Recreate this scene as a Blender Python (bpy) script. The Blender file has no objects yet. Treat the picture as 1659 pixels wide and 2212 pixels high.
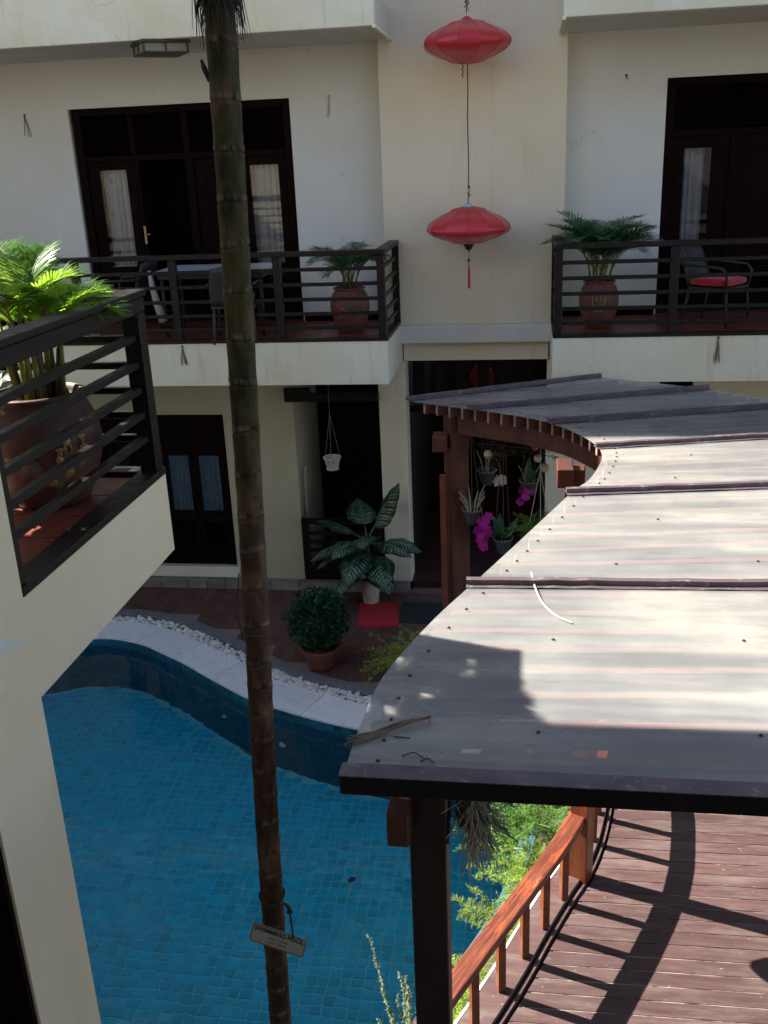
import bpy, bmesh, math, random
from mathutils import Vector, Matrix, Euler
from math import sin, cos, pi, radians, sqrt, atan2, exp

sc = bpy.context.scene
COL = sc.collection
rnd = random.Random(7)

# ------------------------------------------------------------------ camera
PITCH, YAW, ROLL = radians(19.91), radians(8.885), radians(-2.45)
Fw = Vector((-sin(YAW) * cos(PITCH), cos(YAW) * cos(PITCH), -sin(PITCH)))
Rt = Fw.cross(Vector((0, 0, 1))).normalized()
Up = Rt.cross(Fw)
Rt, Up = Rt * cos(ROLL) + Up * sin(ROLL), -Rt * sin(ROLL) + Up * cos(ROLL)
cd = bpy.data.cameras.new("camera")
cam = bpy.data.objects.new("camera", cd)
COL.objects.link(cam)
cam.matrix_world = Matrix(((Rt.x, Up.x, -Fw.x, 0), (Rt.y, Up.y, -Fw.y, 0), (Rt.z, Up.z, -Fw.z, 1.92), (0, 0, 0, 1)))
cd.sensor_fit = 'VERTICAL'
cd.sensor_height = 36
cd.lens = 2100 / 2212 * 36
cd.clip_start = 0.05
cd.clip_end = 500
sc.camera = cam

# ------------------------------------------------------------------ sky, sun, exposure
SUN_EL, SUN_AZ = radians(40), radians(163)          # azimuth of the direction towards the sun, from +X counter-clockwise
to_sun = Vector((cos(SUN_AZ) * cos(SUN_EL), sin(SUN_AZ) * cos(SUN_EL), sin(SUN_EL)))
w = bpy.data.worlds.new("World")
sc.world = w
w.use_nodes = True
wn = w.node_tree
sky = wn.nodes.new("ShaderNodeTexSky")
sky.sky_type = 'NISHITA'
sky.sun_disc = False
sky.sun_elevation = SUN_EL
sky.sun_rotation = radians(90) - SUN_AZ             # sky rotation runs clockwise from +Y
sky.air_density = 1.0
sky.dust_density = 0.9
sky.ozone_density = 1.0
wn.links.new(sky.outputs[0], wn.nodes["Background"].inputs[0])
wn.nodes["Background"].inputs[1].default_value = 0.075
sd = bpy.data.lights.new("sun", 'SUN')
sun = bpy.data.objects.new("sun", sd)
COL.objects.link(sun)
sd.energy = 5.0
sd.angle = radians(0.55)
sd.color = (1.0, 0.95, 0.86)
sun.rotation_euler = (-to_sun).to_track_quat('-Z', 'Y').to_euler()
sc.view_settings.view_transform = 'Standard'
sc.view_settings.look = 'None'
sc.view_settings.exposure = 2.02
sc.view_settings.gamma = 1
sc.cycles.use_denoising = True
sc.cycles.max_bounces = 12
sc.cycles.transmission_bounces = 10
sc.cycles.transparent_max_bounces = 16
sc.cycles.caustics_refractive = True
sc.cycles.caustics_reflective = False
sc.cycles.sample_clamp_indirect = 6

# ------------------------------------------------------------------ object helpers
W = {}


def place(o, parent=None, mtx=None):
    COL.objects.link(o)
    mtx = mtx or Matrix()
    W[o.name] = mtx
    if parent is not None:
        o.parent = parent
        o.matrix_parent_inverse = W[parent.name].inverted()
    o.matrix_basis = mtx
    return o


def tag(o, label, cat=None, group=None, kind=None):
    if label:
        o["label"] = label
    if cat:
        o["category"] = cat
    if group:
        o["group"] = group
    if kind:
        o["kind"] = kind
    return o


def thing(name, loc, label, cat, group=None):
    o = bpy.data.objects.new(name, None)
    o.empty_display_size = 0.1
    place(o, None, Matrix.Translation(Vector(loc)))
    return tag(o, label, cat, group)


def part_empty(name, parent, loc=(0, 0, 0)):
    o = bpy.data.objects.new(name, None)
    o.empty_display_size = 0.05
    return place(o, parent, Matrix.Translation(Vector(loc)))


def inst(name, mesh, parent, mtx):
    return place(bpy.data.objects.new(name, mesh), parent, mtx)


def V(*a):
    return Vector(a)


class MB:
    def __init__(s):
        s.v = []; s.f = []; s.uv = {}; s.val = []

    def add(s, vs, fs, val=None):
        b = len(s.v)
        s.v += [tuple(x) for x in vs]
        s.f += [tuple(i + b for i in q) for q in fs]
        if val is not None:
            s.val += [val] * len(fs)
        return s

    def box(s, x0, x1, y0, y1, z0, z1, val=None):
        return s.add([(x0, y0, z0), (x1, y0, z0), (x1, y1, z0), (x0, y1, z0), (x0, y0, z1), (x1, y0, z1), (x1, y1, z1), (x0, y1, z1)],
                     [(0, 3, 2, 1), (4, 5, 6, 7), (0, 1, 5, 4), (1, 2, 6, 5), (2, 3, 7, 6), (3, 0, 4, 7)], val)

    def bar(s, p, q, wd, ht, up=(0, 0, 1)):
        p, q = Vector(p), Vector(q)
        d = (q - p).normalized()
        up = Vector(up)
        sd_ = d.cross(up)
        if sd_.length < 1e-4:
            sd_ = d.cross(Vector((0, 1, 0)))
        sd_.normalize()
        u = sd_.cross(d).normalized()
        a, b = sd_ * wd / 2, u * ht / 2
        vs = [p - a - b, p + a - b, p + a + b, p - a + b, q - a - b, q + a - b, q + a + b, q - a + b]
        return s.add(vs, [(0, 1, 2, 3), (7, 6, 5, 4), (0, 4, 5, 1), (1, 5, 6, 2), (2, 6, 7, 3), (3, 7, 4, 0)])

    def tube(s, pts, r, n=8, cap=True):
        pts = [Vector(p) for p in pts]
        m = len(pts)
        rs = r if isinstance(r, (list, tuple)) else [r] * m
        vs = []
        ref = Vector((0, 0, 1))
        d0 = (pts[1] - pts[0]).normalized()
        if abs(d0.dot(ref)) > .9:
            ref = Vector((1, 0, 0))
        a = d0.cross(ref).normalized()
        for i in range(m):
            d = (pts[min(i + 1, m - 1)] - pts[max(i - 1, 0)]).normalized()
            a = (a - d * a.dot(d)).normalized()
            b = d.cross(a)
            vs += [pts[i] + (a * cos(2 * pi * k / n) + b * sin(2 * pi * k / n)) * rs[i] for k in range(n)]
        fs = [(i * n + k, i * n + (k + 1) % n, (i + 1) * n + (k + 1) % n, (i + 1) * n + k) for i in range(m - 1) for k in range(n)]
        if cap:
            fs += [tuple(range(n - 1, -1, -1)), tuple((m - 1) * n + k for k in range(n))]
        return s.add(vs, fs)

    def lathe(s, prof, n=24, c=(0, 0, 0), cap=True):
        m = len(prof)
        vs = [(c[0] + r * cos(2 * pi * k / n), c[1] + r * sin(2 * pi * k / n), c[2] + z) for r, z in prof for k in range(n)]
        fs = [(i * n + k, i * n + (k + 1) % n, (i + 1) * n + (k + 1) % n, (i + 1) * n + k) for i in range(m - 1) for k in range(n)]
        if cap:
            fs += [tuple(range(n - 1, -1, -1)), tuple((m - 1) * n + k for k in range(n))]
        return s.add(vs, fs)

    def prism(s, poly, z0, z1):
        n = len(poly)
        ar = sum(poly[i][0] * poly[(i + 1) % n][1] - poly[(i + 1) % n][0] * poly[i][1] for i in range(n))
        if ar < 0:
            poly = poly[::-1]
        vs = [(x, y, z0) for x, y in poly] + [(x, y, z1) for x, y in poly]
        return s.add(vs, [tuple(range(n - 1, -1, -1)), tuple(range(n, 2 * n))] + [(i, (i + 1) % n, n + (i + 1) % n, n + i) for i in range(n)])

    def ribbon(s, a, b, z0, z1):
        """solid between two matching 2-D polylines"""
        n = len(a)
        vs = []
        for p, q in zip(a, b):
            vs += [(p[0], p[1], z0), (q[0], q[1], z0), (q[0], q[1], z1), (p[0], p[1], z1)]
        fs = [(0, 1, 2, 3), (4 * n - 1, 4 * n - 2, 4 * n - 3, 4 * n - 4)]
        for i in range(n - 1):
            o = 4 * i
            for k in range(4):
                fs.append((o + k, o + 4 + k, o + 4 + (k + 1) % 4, o + (k + 1) % 4))
        return s.add(vs, fs)

    def mesh(s, name, mat=None, smooth=False, fix=True):
        me = bpy.data.meshes.new(name)
        me.from_pydata(s.v, [], s.f)
        if s.uv:
            pass
        if s.val and len(s.val) == len(s.f):
            at = me.attributes.new("val", 'FLOAT', 'FACE')
            at.data.foreach_set("value", s.val)
        if fix:
            bm = bmesh.new(); bm.from_mesh(me)
            bmesh.ops.recalc_face_normals(bm, faces=bm.faces)
            bm.to_mesh(me); bm.free()
        if mat:
            me.materials.append(mat)
        if smooth:
            me.polygons.foreach_set("use_smooth", [True] * len(me.polygons))
        me.update()
        return me

    def build(s, name, mat, parent=None, smooth=False, bevel=0, mtx=None, fix=True, seg=1):
        o = place(bpy.data.objects.new(name, s.mesh(name, mat, smooth, fix)), parent, mtx)
        if bevel:
            b = o.modifiers.new("bevel", 'BEVEL')
            b.width = bevel; b.segments = seg; b.limit_method = 'ANGLE'; b.angle_limit = radians(40)
        if smooth == 2:
            o.modifiers.new("edge", 'EDGE_SPLIT').split_angle = radians(40)
        return o


def cr(pts, n=8):
    """Catmull-Rom through 2-D / 3-D points"""
    P = [Vector(p) for p in pts]
    P = [P[0] * 2 - P[1]] + P + [P[-1] * 2 - P[-2]]
    out = []
    for i in range(1, len(P) - 2):
        a, b, c, d = P[i - 1:i + 3]
        for k in range(n):
            t = k / n
            out.append(.5 * ((2 * b) + (c - a) * t + (2 * a - 5 * b + 4 * c - d) * t * t + (3 * b - a - 3 * c + d) * t ** 3))
    out.append(P[-2])
    return out


def resample(pts, step=None, n=None):
    L = [0]
    for a, b in zip(pts, pts[1:]):
        L.append(L[-1] + (b - a).length)
    n = n or max(2, int(L[-1] / step) + 1)
    out = []
    j = 0
    for k in range(n):
        t = L[-1] * k / (n - 1)
        while j < len(L) - 2 and L[j + 1] < t:
            j += 1
        u = (t - L[j]) / max(1e-9, L[j + 1] - L[j])
        out.append(pts[j].lerp(pts[j + 1], u))
    return out


def offset(pts, d):
    """2-D polyline moved to its left by d"""
    out = []
    for i, p in enumerate(pts):
        t = pts[min(i + 1, len(pts) - 1)] - pts[max(i - 1, 0)]
        t = Vector((t[0], t[1])).normalized()
        out.append(Vector((p[0] - t.y * d, p[1] + t.x * d)))
    return out


# ------------------------------------------------------------------ materials
def nt(name):
    m = bpy.data.materials.new(name)
    m.use_nodes = True
    t = m.node_tree
    return m, t, t.nodes["Principled BSDF"], t.nodes["Material Output"]


def N(t, typ, **kw):
    n = t.nodes.new(typ)
    for k, v in kw.items():
        if k in n.inputs:
            n.inputs[k].default_value = v
        else:
            setattr(n, k, v)
    return n


def L(t, a, b):
    t.links.new(a, b)


def coords(t, stretch=(1, 1, 1), rand=False):
    tc = N(t, "ShaderNodeTexCoord")
    mp = N(t, "ShaderNodeMapping")
    mp.inputs["Scale"].default_value = stretch
    L(t, tc.outputs["Object"], mp.inputs["Vector"])
    if rand:
        oi = N(t, "ShaderNodeObjectInfo")
        mu = N(t, "ShaderNodeMath", operation='MULTIPLY'); mu.inputs[1].default_value = 61.7
        L(t, oi.outputs["Random"], mu.inputs[0])
        L(t, mu.outputs[0], mp.inputs["Location"])
    return mp.outputs[0]


def noise(t, vec, scale, detail=4, rough=.55):
    n = N(t, "ShaderNodeTexNoise")
    n.inputs["Scale"].default_value = scale
    n.inputs["Detail"].default_value = detail
    n.inputs["Roughness"].default_value = rough
    L(t, vec, n.inputs["Vector"])
    return n.outputs["Fac"]


def ramp(t, fac, stops):
    r = N(t, "ShaderNodeValToRGB")
    e = r.color_ramp.elements
    while len(e) < len(stops):
        e.new(.5)
    for x, (p, c) in zip(e, stops):
        x.position = p
        x.color = (*c, 1) if len(c) == 3 else c
    L(t, fac, r.inputs[0])
    return r.outputs[0]


def mixc(t, fac, a, b, blend='MIX'):
    m = N(t, "ShaderNodeMix", data_type='RGBA', blend_type=blend)
    if isinstance(fac, (int, float)):
        m.inputs[0].default_value = fac
    else:
        L(t, fac, m.inputs[0])
    for sock, x in ((m.inputs[6], a), (m.inputs[7], b)):
        if isinstance(x, tuple):
            sock.default_value = (*x, 1)
        else:
            L(t, x, sock)
    return m.outputs[2]


def vary(t, colsock, amount, attr=None):
    """brightness varied per object (or per face by the attribute val)"""
    if attr:
        src = N(t, "ShaderNodeAttribute", attribute_name=attr).outputs["Fac"]
    else:
        src = N(t, "ShaderNodeObjectInfo").outputs["Random"]
    mr = N(t, "ShaderNodeMapRange")
    mr.inputs[3].default_value = 1 - amount
    mr.inputs[4].default_value = 1 + amount
    L(t, src, mr.inputs[0])
    hs = N(t, "ShaderNodeHueSaturation")
    L(t, mr.outputs[0], hs.inputs["Value"])
    L(t, colsock, hs.inputs["Color"])
    return hs.outputs[0]


def bump(t, h, strength, dist=.01, normal=None):
    b = N(t, "ShaderNodeBump")
    b.inputs["Strength"].default_value = strength
    b.inputs["Distance"].default_value = dist
    L(t, h, b.inputs["Height"])
    if normal:
        L(t, normal, b.inputs["Normal"])
    return b.outputs[0]


def surf(name, c1, c2=None, scale=6, rough=.6, rough2=None, stretch=(1, 1, 1), rand=0, rand_uv=False, bmp=0, bscale=None, lo=.35, hi=.65,
         metal=0, spec=.5, sheen=0, coat=0, attr=None, detail=5, c3=None, s3=None):
    m, t, p, out = nt(name)
    vec = coords(t, stretch, rand_uv)
    n1 = noise(t, vec, scale, detail)
    col = ramp(t, n1, [(lo, c1), (hi, c2 or c1)])
    if c3:
        n3 = noise(t, vec, s3 or scale * 4, 6, .7)
        msk = ramp(t, n3, [(.56, (0, 0, 0)), (.68, (1, 1, 1))])
        col = mixc(t, msk, col, c3)
    if rand or attr:
        col = vary(t, col, rand, attr)
    L(t, col, p.inputs["Base Color"])
    if rough2 is not None:
        rr = N(t, "ShaderNodeMapRange"); rr.inputs[3].default_value = rough; rr.inputs[4].default_value = rough2
        rr.inputs[1].default_value = lo; rr.inputs[2].default_value = hi
        L(t, n1, rr.inputs[0]); L(t, rr.outputs[0], p.inputs["Roughness"])
    else:
        p.inputs["Roughness"].default_value = rough
    p.inputs["Metallic"].default_value = metal
    p.inputs["Specular IOR Level"].default_value = spec
    p.inputs["Sheen Weight"].default_value = sheen
    p.inputs["Coat Weight"].default_value = coat
    if bmp:
        L(t, bump(t, noise(t, vec, bscale or scale * 3, 6, .65), bmp), p.inputs["Normal"])
    return m


def plaster(name, base, stain, dirt, amount=.55):
    """painted render: broad colour drift, vertical rain streaks, fine grain"""
    m, t, p, out = nt(name)
    v = coords(t)
    broad = noise(t, v, .9, 5, .6)
    col = ramp(t, broad, [(.33, stain), (.62, base)])
    sv = coords(t, (5, 5, .45))
    st = noise(t, sv, 1.6, 6, .7)
    m1 = ramp(t, st, [(.56, (0, 0, 0)), (.8, (amount,) * 3)])
    col = mixc(t, m1, col, dirt)
    sp = noise(t, v, 7, 8, .75)
    m2 = ramp(t, sp, [(.66, (0, 0, 0)), (.76, (amount * .7,) * 3)])
    col = mixc(t, m2, col, dirt)
    vo = N(t, "ShaderNodeTexVoronoi", feature='DISTANCE_TO_EDGE'); vo.inputs["Scale"].default_value = .8
    wv = N(t, "ShaderNodeMix", data_type='VECTOR'); wv.inputs[0].default_value = .12
    nz = N(t, "ShaderNodeTexNoise"); nz.inputs["Scale"].default_value = 5; nz.inputs["Detail"].default_value = 6
    L(t, v, nz.inputs["Vector"]); L(t, v, wv.inputs[4]); L(t, nz.outputs["Color"], wv.inputs[5]); L(t, wv.outputs[1], vo.inputs["Vector"])
    ck = ramp(t, vo.outputs["Distance"], [(.0, (.42, .42, .42)), (.0035, (0, 0, 0))])
    ck = mixc(t, ramp(t, noise(t, v, 1.7, 3), [(.52, (0, 0, 0)), (.6, (1, 1, 1))]), (0, 0, 0), ck)
    col = mixc(t, ck, col, dirt)
    L(t, col, p.inputs["Base Color"])
    p.inputs["Roughness"].default_value = .85
    p.inputs["Specular IOR Level"].default_value = .25
    g = noise(t, v, 55, 4, .7)
    b1 = bump(t, g, .18, .006)
    L(t, bump(t, noise(t, v, 2.2, 4), .25, .03, b1), p.inputs["Normal"])
    return m


def leafmat(name, c1, c2, trans=.35, scale=5, rough=.45, rand=.25, tcol=None):
    m, t, p, out = nt(name)
    v = coords(t)
    col = ramp(t, noise(t, v, scale, 3), [(.35, c1), (.65, c2)])
    col = vary(t, col, rand)
    L(t, col, p.inputs["Base Color"])
    p.inputs["Roughness"].default_value = rough
    tr = N(t, "ShaderNodeBsdfTranslucent")
    if tcol:
        tr.inputs[0].default_value = (*tcol, 1)
    else:
        L(t, col, tr.inputs[0])
    mx = N(t, "ShaderNodeMixShader")
    mx.inputs[0].default_value = trans
    L(t, p.outputs[0], mx.inputs[1]); L(t, tr.outputs[0], mx.inputs[2]); L(t, mx.outputs[0], out.inputs[0])
    return m


MAT = {}
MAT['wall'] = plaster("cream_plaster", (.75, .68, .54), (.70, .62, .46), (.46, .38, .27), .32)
MAT['wall_skylit'] = plaster("sky_tinted_plaster", (.68, .685, .66), (.64, .635, .58), (.42, .40, .34), .16)  # same paint as the pier; cool sky light is put into this colour
MAT['fascia'] = plaster("weathered_fascia", (.75, .73, .60), (.67, .615, .44), (.36, .30, .21), .6)
MAT['wall_low'] = plaster("olive_shaded_plaster", (.47, .435, .31), (.42, .375, .25), (.28, .24, .16), .3)  # yellower paint, darkened further with the shade under the balcony
MAT['wall_near'] = plaster("sand_plaster", (.72, .635, .455), (.67, .58, .41), (.46, .38, .25), .22)
MAT['soffit'] = surf("soffit_paint", (.62, .61, .55), (.55, .53, .46), 1.4, .8)
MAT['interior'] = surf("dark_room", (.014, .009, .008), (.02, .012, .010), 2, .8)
MAT['lobby_floor'] = surf("lobby_floor", (.07, .016, .012), (.045, .011, .009), 6, .35, stretch=(1, 6, 1))
MAT['wood_dark'] = surf("dark_stained_timber", (.006, .0045, .004), (.010, .007, .0065), 9, .45, .6, stretch=(1, 1, 1), bmp=.25, bscale=60, spec=.15)
MAT['rail'] = surf("railing_timber", (.007, .005, .0048), (.014, .0095, .0085), 14, .32, .52, bmp=.3, bscale=80, c3=(.022, .017, .015), s3=26, spec=.25)
MAT['door'] = surf("mahogany_door", (.0055, .0020, .0020), (.009, .0026, .0025), 8, .5, bmp=.15, bscale=50, spec=.04)
MAT['redwood'] = surf("red_brown_timber", (.105, .028, .014), (.05, .013, .008), 7, .45, .65, stretch=(1, 1, .35), bmp=.35, bscale=40, c3=(.055, .018, .012), s3=9)
MAT['handrail'] = surf("worn_varnished_handrail", (.17, .034, .016), (.10, .024, .013), 9, .42, .6, bmp=.5, bscale=70, c3=(.40, .075, .018), s3=6)
MAT['baluster'] = surf("amber_baluster", (.20, .055, .017), (.085, .022, .010), 5, .42, bmp=.3, bscale=40)
MAT['amber_post'] = surf("amber_post", (.22, .055, .018), (.09, .02, .010), 3, .4, stretch=(2, 2, .5), bmp=.2, bscale=30, c3=(.05, .014, .009), s3=5)
MAT['rafter'] = surf("rafter_timber", (.42, .14, .11), (.30, .09, .07), 6, .7)
MAT['post_near'] = surf("plum_post", (.026, .011, .009), (.016, .007, .006), 5, .5, stretch=(1, 1, .2), bmp=.25, bscale=30)
MAT['rafter_end'] = surf("pale_end_grain", (.42, .27, .22), (.24, .13, .10), 30, .8)
MAT['batten'] = surf("plum_flashing", (.105, .075, .085), (.075, .055, .062), 6, .4, .6, metal=.1, c3=(.22, .18, .17), s3=18, bmp=.15, bscale=10)
MAT['fascia_board'] = surf("black_fascia_board", (.008, .0065, .007), (.013, .010, .011), 7, .55, bmp=.2, spec=.2)
MAT['screw'] = surf("rusty_screw", (.05, .03, .025), (.09, .05, .04), 30, .5, metal=.4)
MAT['plank'] = None
MAT['deck_joint'] = surf("deck_joint", (.03, .018, .015), (.30, .23, .19), 5, .9, lo=.38, hi=.58)
MAT['terrace_tile'] = surf("terrace_tile", (.125, .056, .043), (.092, .041, .033), 5, .42, .6, rand=.16, rand_uv=True, bmp=.1, bscale=40)
MAT['grout'] = surf("grout", (.26, .18, .155), (.19, .13, .115), 15, .9)
MAT['balc_tile'] = surf("terracotta_tile", (.23, .060, .038), (.17, .044, .029), 6, .34, .5, rand=.14, rand_uv=True)
MAT['balc_grout'] = surf("pale_grout", (.36, .26, .22), (.28, .20, .17), 12, .9)
MAT['coping'] = surf("white_marble", (.80, .80, .81), (.73, .735, .75), 5, .42, .55, rand=.05, rand_uv=True, c3=(.55, .56, .57), s3=14)
MAT['granite'] = surf("grey_granite", (.20, .20, .21), (.10, .10, .105), 60, .7, rand=0, detail=2, bmp=.2, bscale=60)
MAT['pebble'] = surf("white_pebble", (.72, .70, .66), (.62, .59, .53), 9, .5, attr="val", rand=.18)
MAT['stone_base'] = surf("stone_plinth", (.22, .19, .18), (.14, .12, .115), 6, .75, rand=.2, rand_uv=True, bmp=.3)
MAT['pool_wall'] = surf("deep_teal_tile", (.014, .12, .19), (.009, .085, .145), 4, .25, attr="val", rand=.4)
MAT['pool_grout'] = surf("pool_grout", (.17, .70, .80), (.13, .62, .75), 8, .8)
MAT['wall_grout'] = surf("pool_wall_grout", (.03, .11, .13), (.02, .085, .11), 8, .8)
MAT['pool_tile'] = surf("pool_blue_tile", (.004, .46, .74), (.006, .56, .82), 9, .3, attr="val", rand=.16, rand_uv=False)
MAT['soil'] = surf("soil", (.05, .035, .025), (.09, .07, .05), 20, .95, bmp=.6)
MAT['terracotta'] = surf("terracotta_pot", (.20, .068, .042), (.135, .044, .030), 7, .6, bmp=.2, bscale=25, c3=(.12, .05, .04), s3=5)
MAT['jar'] = surf("dark_terracotta_jar", (.075, .027, .019), (.046, .017, .013), 6, .6, bmp=.25, bscale=25, c3=(.045, .02, .016), s3=4)
MAT['relief'] = surf("ochre_relief", (.36, .22, .09), (.22, .12, .05), 25, .6, bmp=.4)
MAT['relief_dark'] = surf("dark_relief", (.06, .05, .042), (.11, .085, .06), 25, .7, bmp=.4)
MAT['relief_red'] = surf("red_relief", (.55, .09, .05), (.45, .07, .04), 25, .6)
MAT['relief_yellow'] = surf("yellow_relief", (.62, .34, .06), (.5, .27, .05), 25, .6)
MAT['white_pot'] = surf("white_pot", (.55, .53, .47), (.40, .38, .32), 6, .55, c3=(.24, .21, .16), s3=8)
MAT['red_mat'] = surf("red_mat", (.50, .015, .03), (.42, .012, .026), 80, .95, bmp=.5, bscale=200)
MAT['black_mat'] = surf("black_rubber_mat", (.02, .02, .022), (.03, .03, .032), 40, .8)
MAT['red_cushion'] = surf("red_cushion", (.55, .015, .03), (.45, .012, .025), 12, .85, sheen=.3)
MAT['rattan'] = surf("black_rattan", (.02, .018, .018), (.035, .03, .03), 60, .5, bmp=.5, bscale=120)
MAT['table_top'] = surf("grey_table_top", (.62, .63, .65), (.56, .57, .59), 4, .2)
MAT['cloth'] = surf("grey_towel", (.50, .49, .46), (.38, .37, .35), 12, .95, bmp=.4)
MAT['cloth_dark'] = surf("grey_cord", (.16, .15, .13), (.11, .10, .09), 20, .9)
MAT['wire'] = surf("dark_wire", (.035, .03, .028), (.06, .05, .045), 20, .7)
MAT['rope'] = surf("pale_rope", (.50, .46, .38), (.40, .36, .30), 40, .9)
MAT['fibre'] = surf("palm_fibre", (.018, .013, .012), (.04, .028, .022), 20, .9)
MAT['dryfrond'] = surf("dry_spathe", (.20, .13, .085), (.09, .058, .042), 25, .85, bmp=.4)
MAT['pipe'] = surf("grey_pipe", (.42, .39, .34), (.33, .30, .26), 8, .5)
MAT['jet'] = surf("white_fitting", (.62, .72, .70), (.5, .6, .58), 8, .4)
MAT['petal'] = leafmat("magenta_petal", (.42, .008, .30), (.58, .02, .42), .35, 8, .6, .2)
MAT['petal_pale'] = leafmat("pale_petal", (.62, .50, .55), (.75, .66, .66), .35, 8, .6, .1)
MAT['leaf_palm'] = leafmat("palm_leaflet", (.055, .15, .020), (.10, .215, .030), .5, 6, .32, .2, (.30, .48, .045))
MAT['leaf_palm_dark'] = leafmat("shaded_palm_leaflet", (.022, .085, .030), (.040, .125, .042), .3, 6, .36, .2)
MAT['stalk'] = leafmat("palm_stalk", (.22, .20, .03), (.14, .16, .03), .15, 10, .4, .2)
MAT['cane'] = surf("brown_cane", (.075, .05, .025), (.04, .026, .016), 20, .6, bmp=.3)
MAT['leaf_shrub'] = leafmat("shrub_leaf", (.010, .060, .024), (.022, .105, .042), .2, 8, .34, .3)
MAT['leaf_fern'] = leafmat("feathery_fern", (.24, .38, .05), (.42, .55, .10), .45, 5, .6, .3)
MAT['leaf_fern2'] = leafmat("lime_fern", (.08, .20, .03), (.14, .28, .045), .4, 5, .6, .3)
MAT['leaf_broad'] = leafmat("broad_leaf", (.035, .075, .018), (.06, .11, .028), .25, 4, .4, .2)
MAT['leaf_orchid'] = leafmat("orchid_leaf", (.045, .15, .075), (.065, .20, .10), .15, 6, .35, .15)
MAT['leaf_gray'] = leafmat("grey_green_leaf", (.16, .21, .10), (.26, .30, .16), .3, 8, .6, .3)
MAT['root'] = surf("grey_root", (.42, .38, .33), (.26, .22, .18), 30, .9)
MAT['moss'] = surf("moss", (.05, .06, .02), (.10, .09, .03), 25, .95, bmp=.6)
MAT['basket'] = surf("slate_basket", (.05, .06, .075), (.035, .042, .055), 20, .7)
MAT['ball'] = surf("cream_ball", (.62, .56, .36), (.48, .42, .24), 18, .7, bmp=.6, bscale=25)
MAT['metal_dark'] = surf("bronze_lamp_frame", (.035, .026, .02), (.05, .04, .03), 10, .45, metal=.4)
MAT['lamp_glass'] = surf("frosted_lamp_glass", (.24, .20, .145), (.19, .16, .11), 6, .5)
MAT['sign'] = surf("sign_plate", (.34, .33, .27), (.28, .27, .22), 5, .45)
MAT['ink'] = surf("sign_ink", (.02, .018, .016), (.025, .022, .02), 5, .6)
MAT['cap_blue'] = surf("pale_blue_cap", (.30, .50, .52), (.24, .42, .44), 20, .6)
MAT['black_wood'] = surf("black_turned_wood", (.02, .012, .012), (.03, .018, .016), 20, .3)
MAT['ledge'] = surf("skylit_ledge", (.62, .64, .60), (.55, .57, .53), 6, .7)
MAT['roof_tile'] = surf("clay_roof", (.25, .09, .05), (.18, .06, .04), 6, .8)
MAT['ground'] = surf("earth", (.14, .11, .08), (.10, .08, .06), .5, .95)
MAT['leaf_black'] = surf("wet_dark_leaf", (.01, .01, .008), (.02, .018, .012), 10, .4)
MAT['lit_cap'] = surf("brass", (.35, .25, .12), (.28, .2, .1), 10, .35, metal=.8)


def mat_plank():
    m, t, p, out = nt("worn_deck_plank")
    v = coords(t, (1, 14, 14), True)
    n1 = noise(t, v, 1.6, 8, .7)
    col = ramp(t, n1, [(.3, (.052, .0245, .0235)), (.62, (.090, .050, .047))])
    v2 = coords(t, (1, 5, 5), True)
    n2 = noise(t, v2, 1.3, 8, .75)
    col = mixc(t, ramp(t, n2, [(.48, (0, 0, 0)), (.70, (.75, .75, .75))]), col, (.15, .115, .10))
    n3 = noise(t, coords(t, (1, 1.5, 1.5), True), 24, 3, .6)
    col = mixc(t, ramp(t, n3, [(.70, (0, 0, 0)), (.74, (.8, .8, .8))]), col, (.30, .25, .21))
    col = vary(t, col, .13)
    L(t, col, p.inputs["Base Color"])
    rr = N(t, "ShaderNodeMapRange"); rr.inputs[3].default_value = .38; rr.inputs[4].default_value = .7
    L(t, n2, rr.inputs[0]); L(t, rr.outputs[0], p.inputs["Roughness"])
    L(t, bump(t, noise(t, coords(t, (1, 30, 30), True), 2.5, 6, .7), .4, .004), p.inputs["Normal"])
    return m


MAT['plank'] = mat_plank()


def mat_handrail():
    m, t, p, out = nt("worn_varnished_handrail")
    tc = N(t, "ShaderNodeTexCoord")
    m1 = N(t, "ShaderNodeMapping"); m1.inputs["Rotation"].default_value = (0, 0, radians(27))
    L(t, tc.outputs["Object"], m1.inputs["Vector"])
    def grain(scale, sx, sy, det=6):
        m2 = N(t, "ShaderNodeMapping"); m2.inputs["Scale"].default_value = (sx, sy, sx)
        L(t, m1.outputs[0], m2.inputs["Vector"])
        return noise(t, m2.outputs[0], scale, det, .65)
    g1 = grain(1, 90, 3.5)
    col = ramp(t, g1, [(.35, (.060, .014, .009)), (.55, (.15, .034, .015)), (.68, (.24, .075, .036))])
    worn = grain(1, 9, 2.2, 4)
    col = mixc(t, ramp(t, worn, [(.54, (0, 0, 0)), (.64, (.85, .85, .85))]), col, (.42, .075, .018))
    pale = grain(1, 22, 3.0, 5)
    col = mixc(t, ramp(t, pale, [(.66, (0, 0, 0)), (.72, (.6, .6, .6))]), col, (.34, .24, .16))
    L(t, col, p.inputs["Base Color"])
    p.inputs["Roughness"].default_value = .5
    L(t, bump(t, g1, .5, .004), p.inputs["Normal"])
    return m


MAT['handrail'] = mat_handrail()


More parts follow.
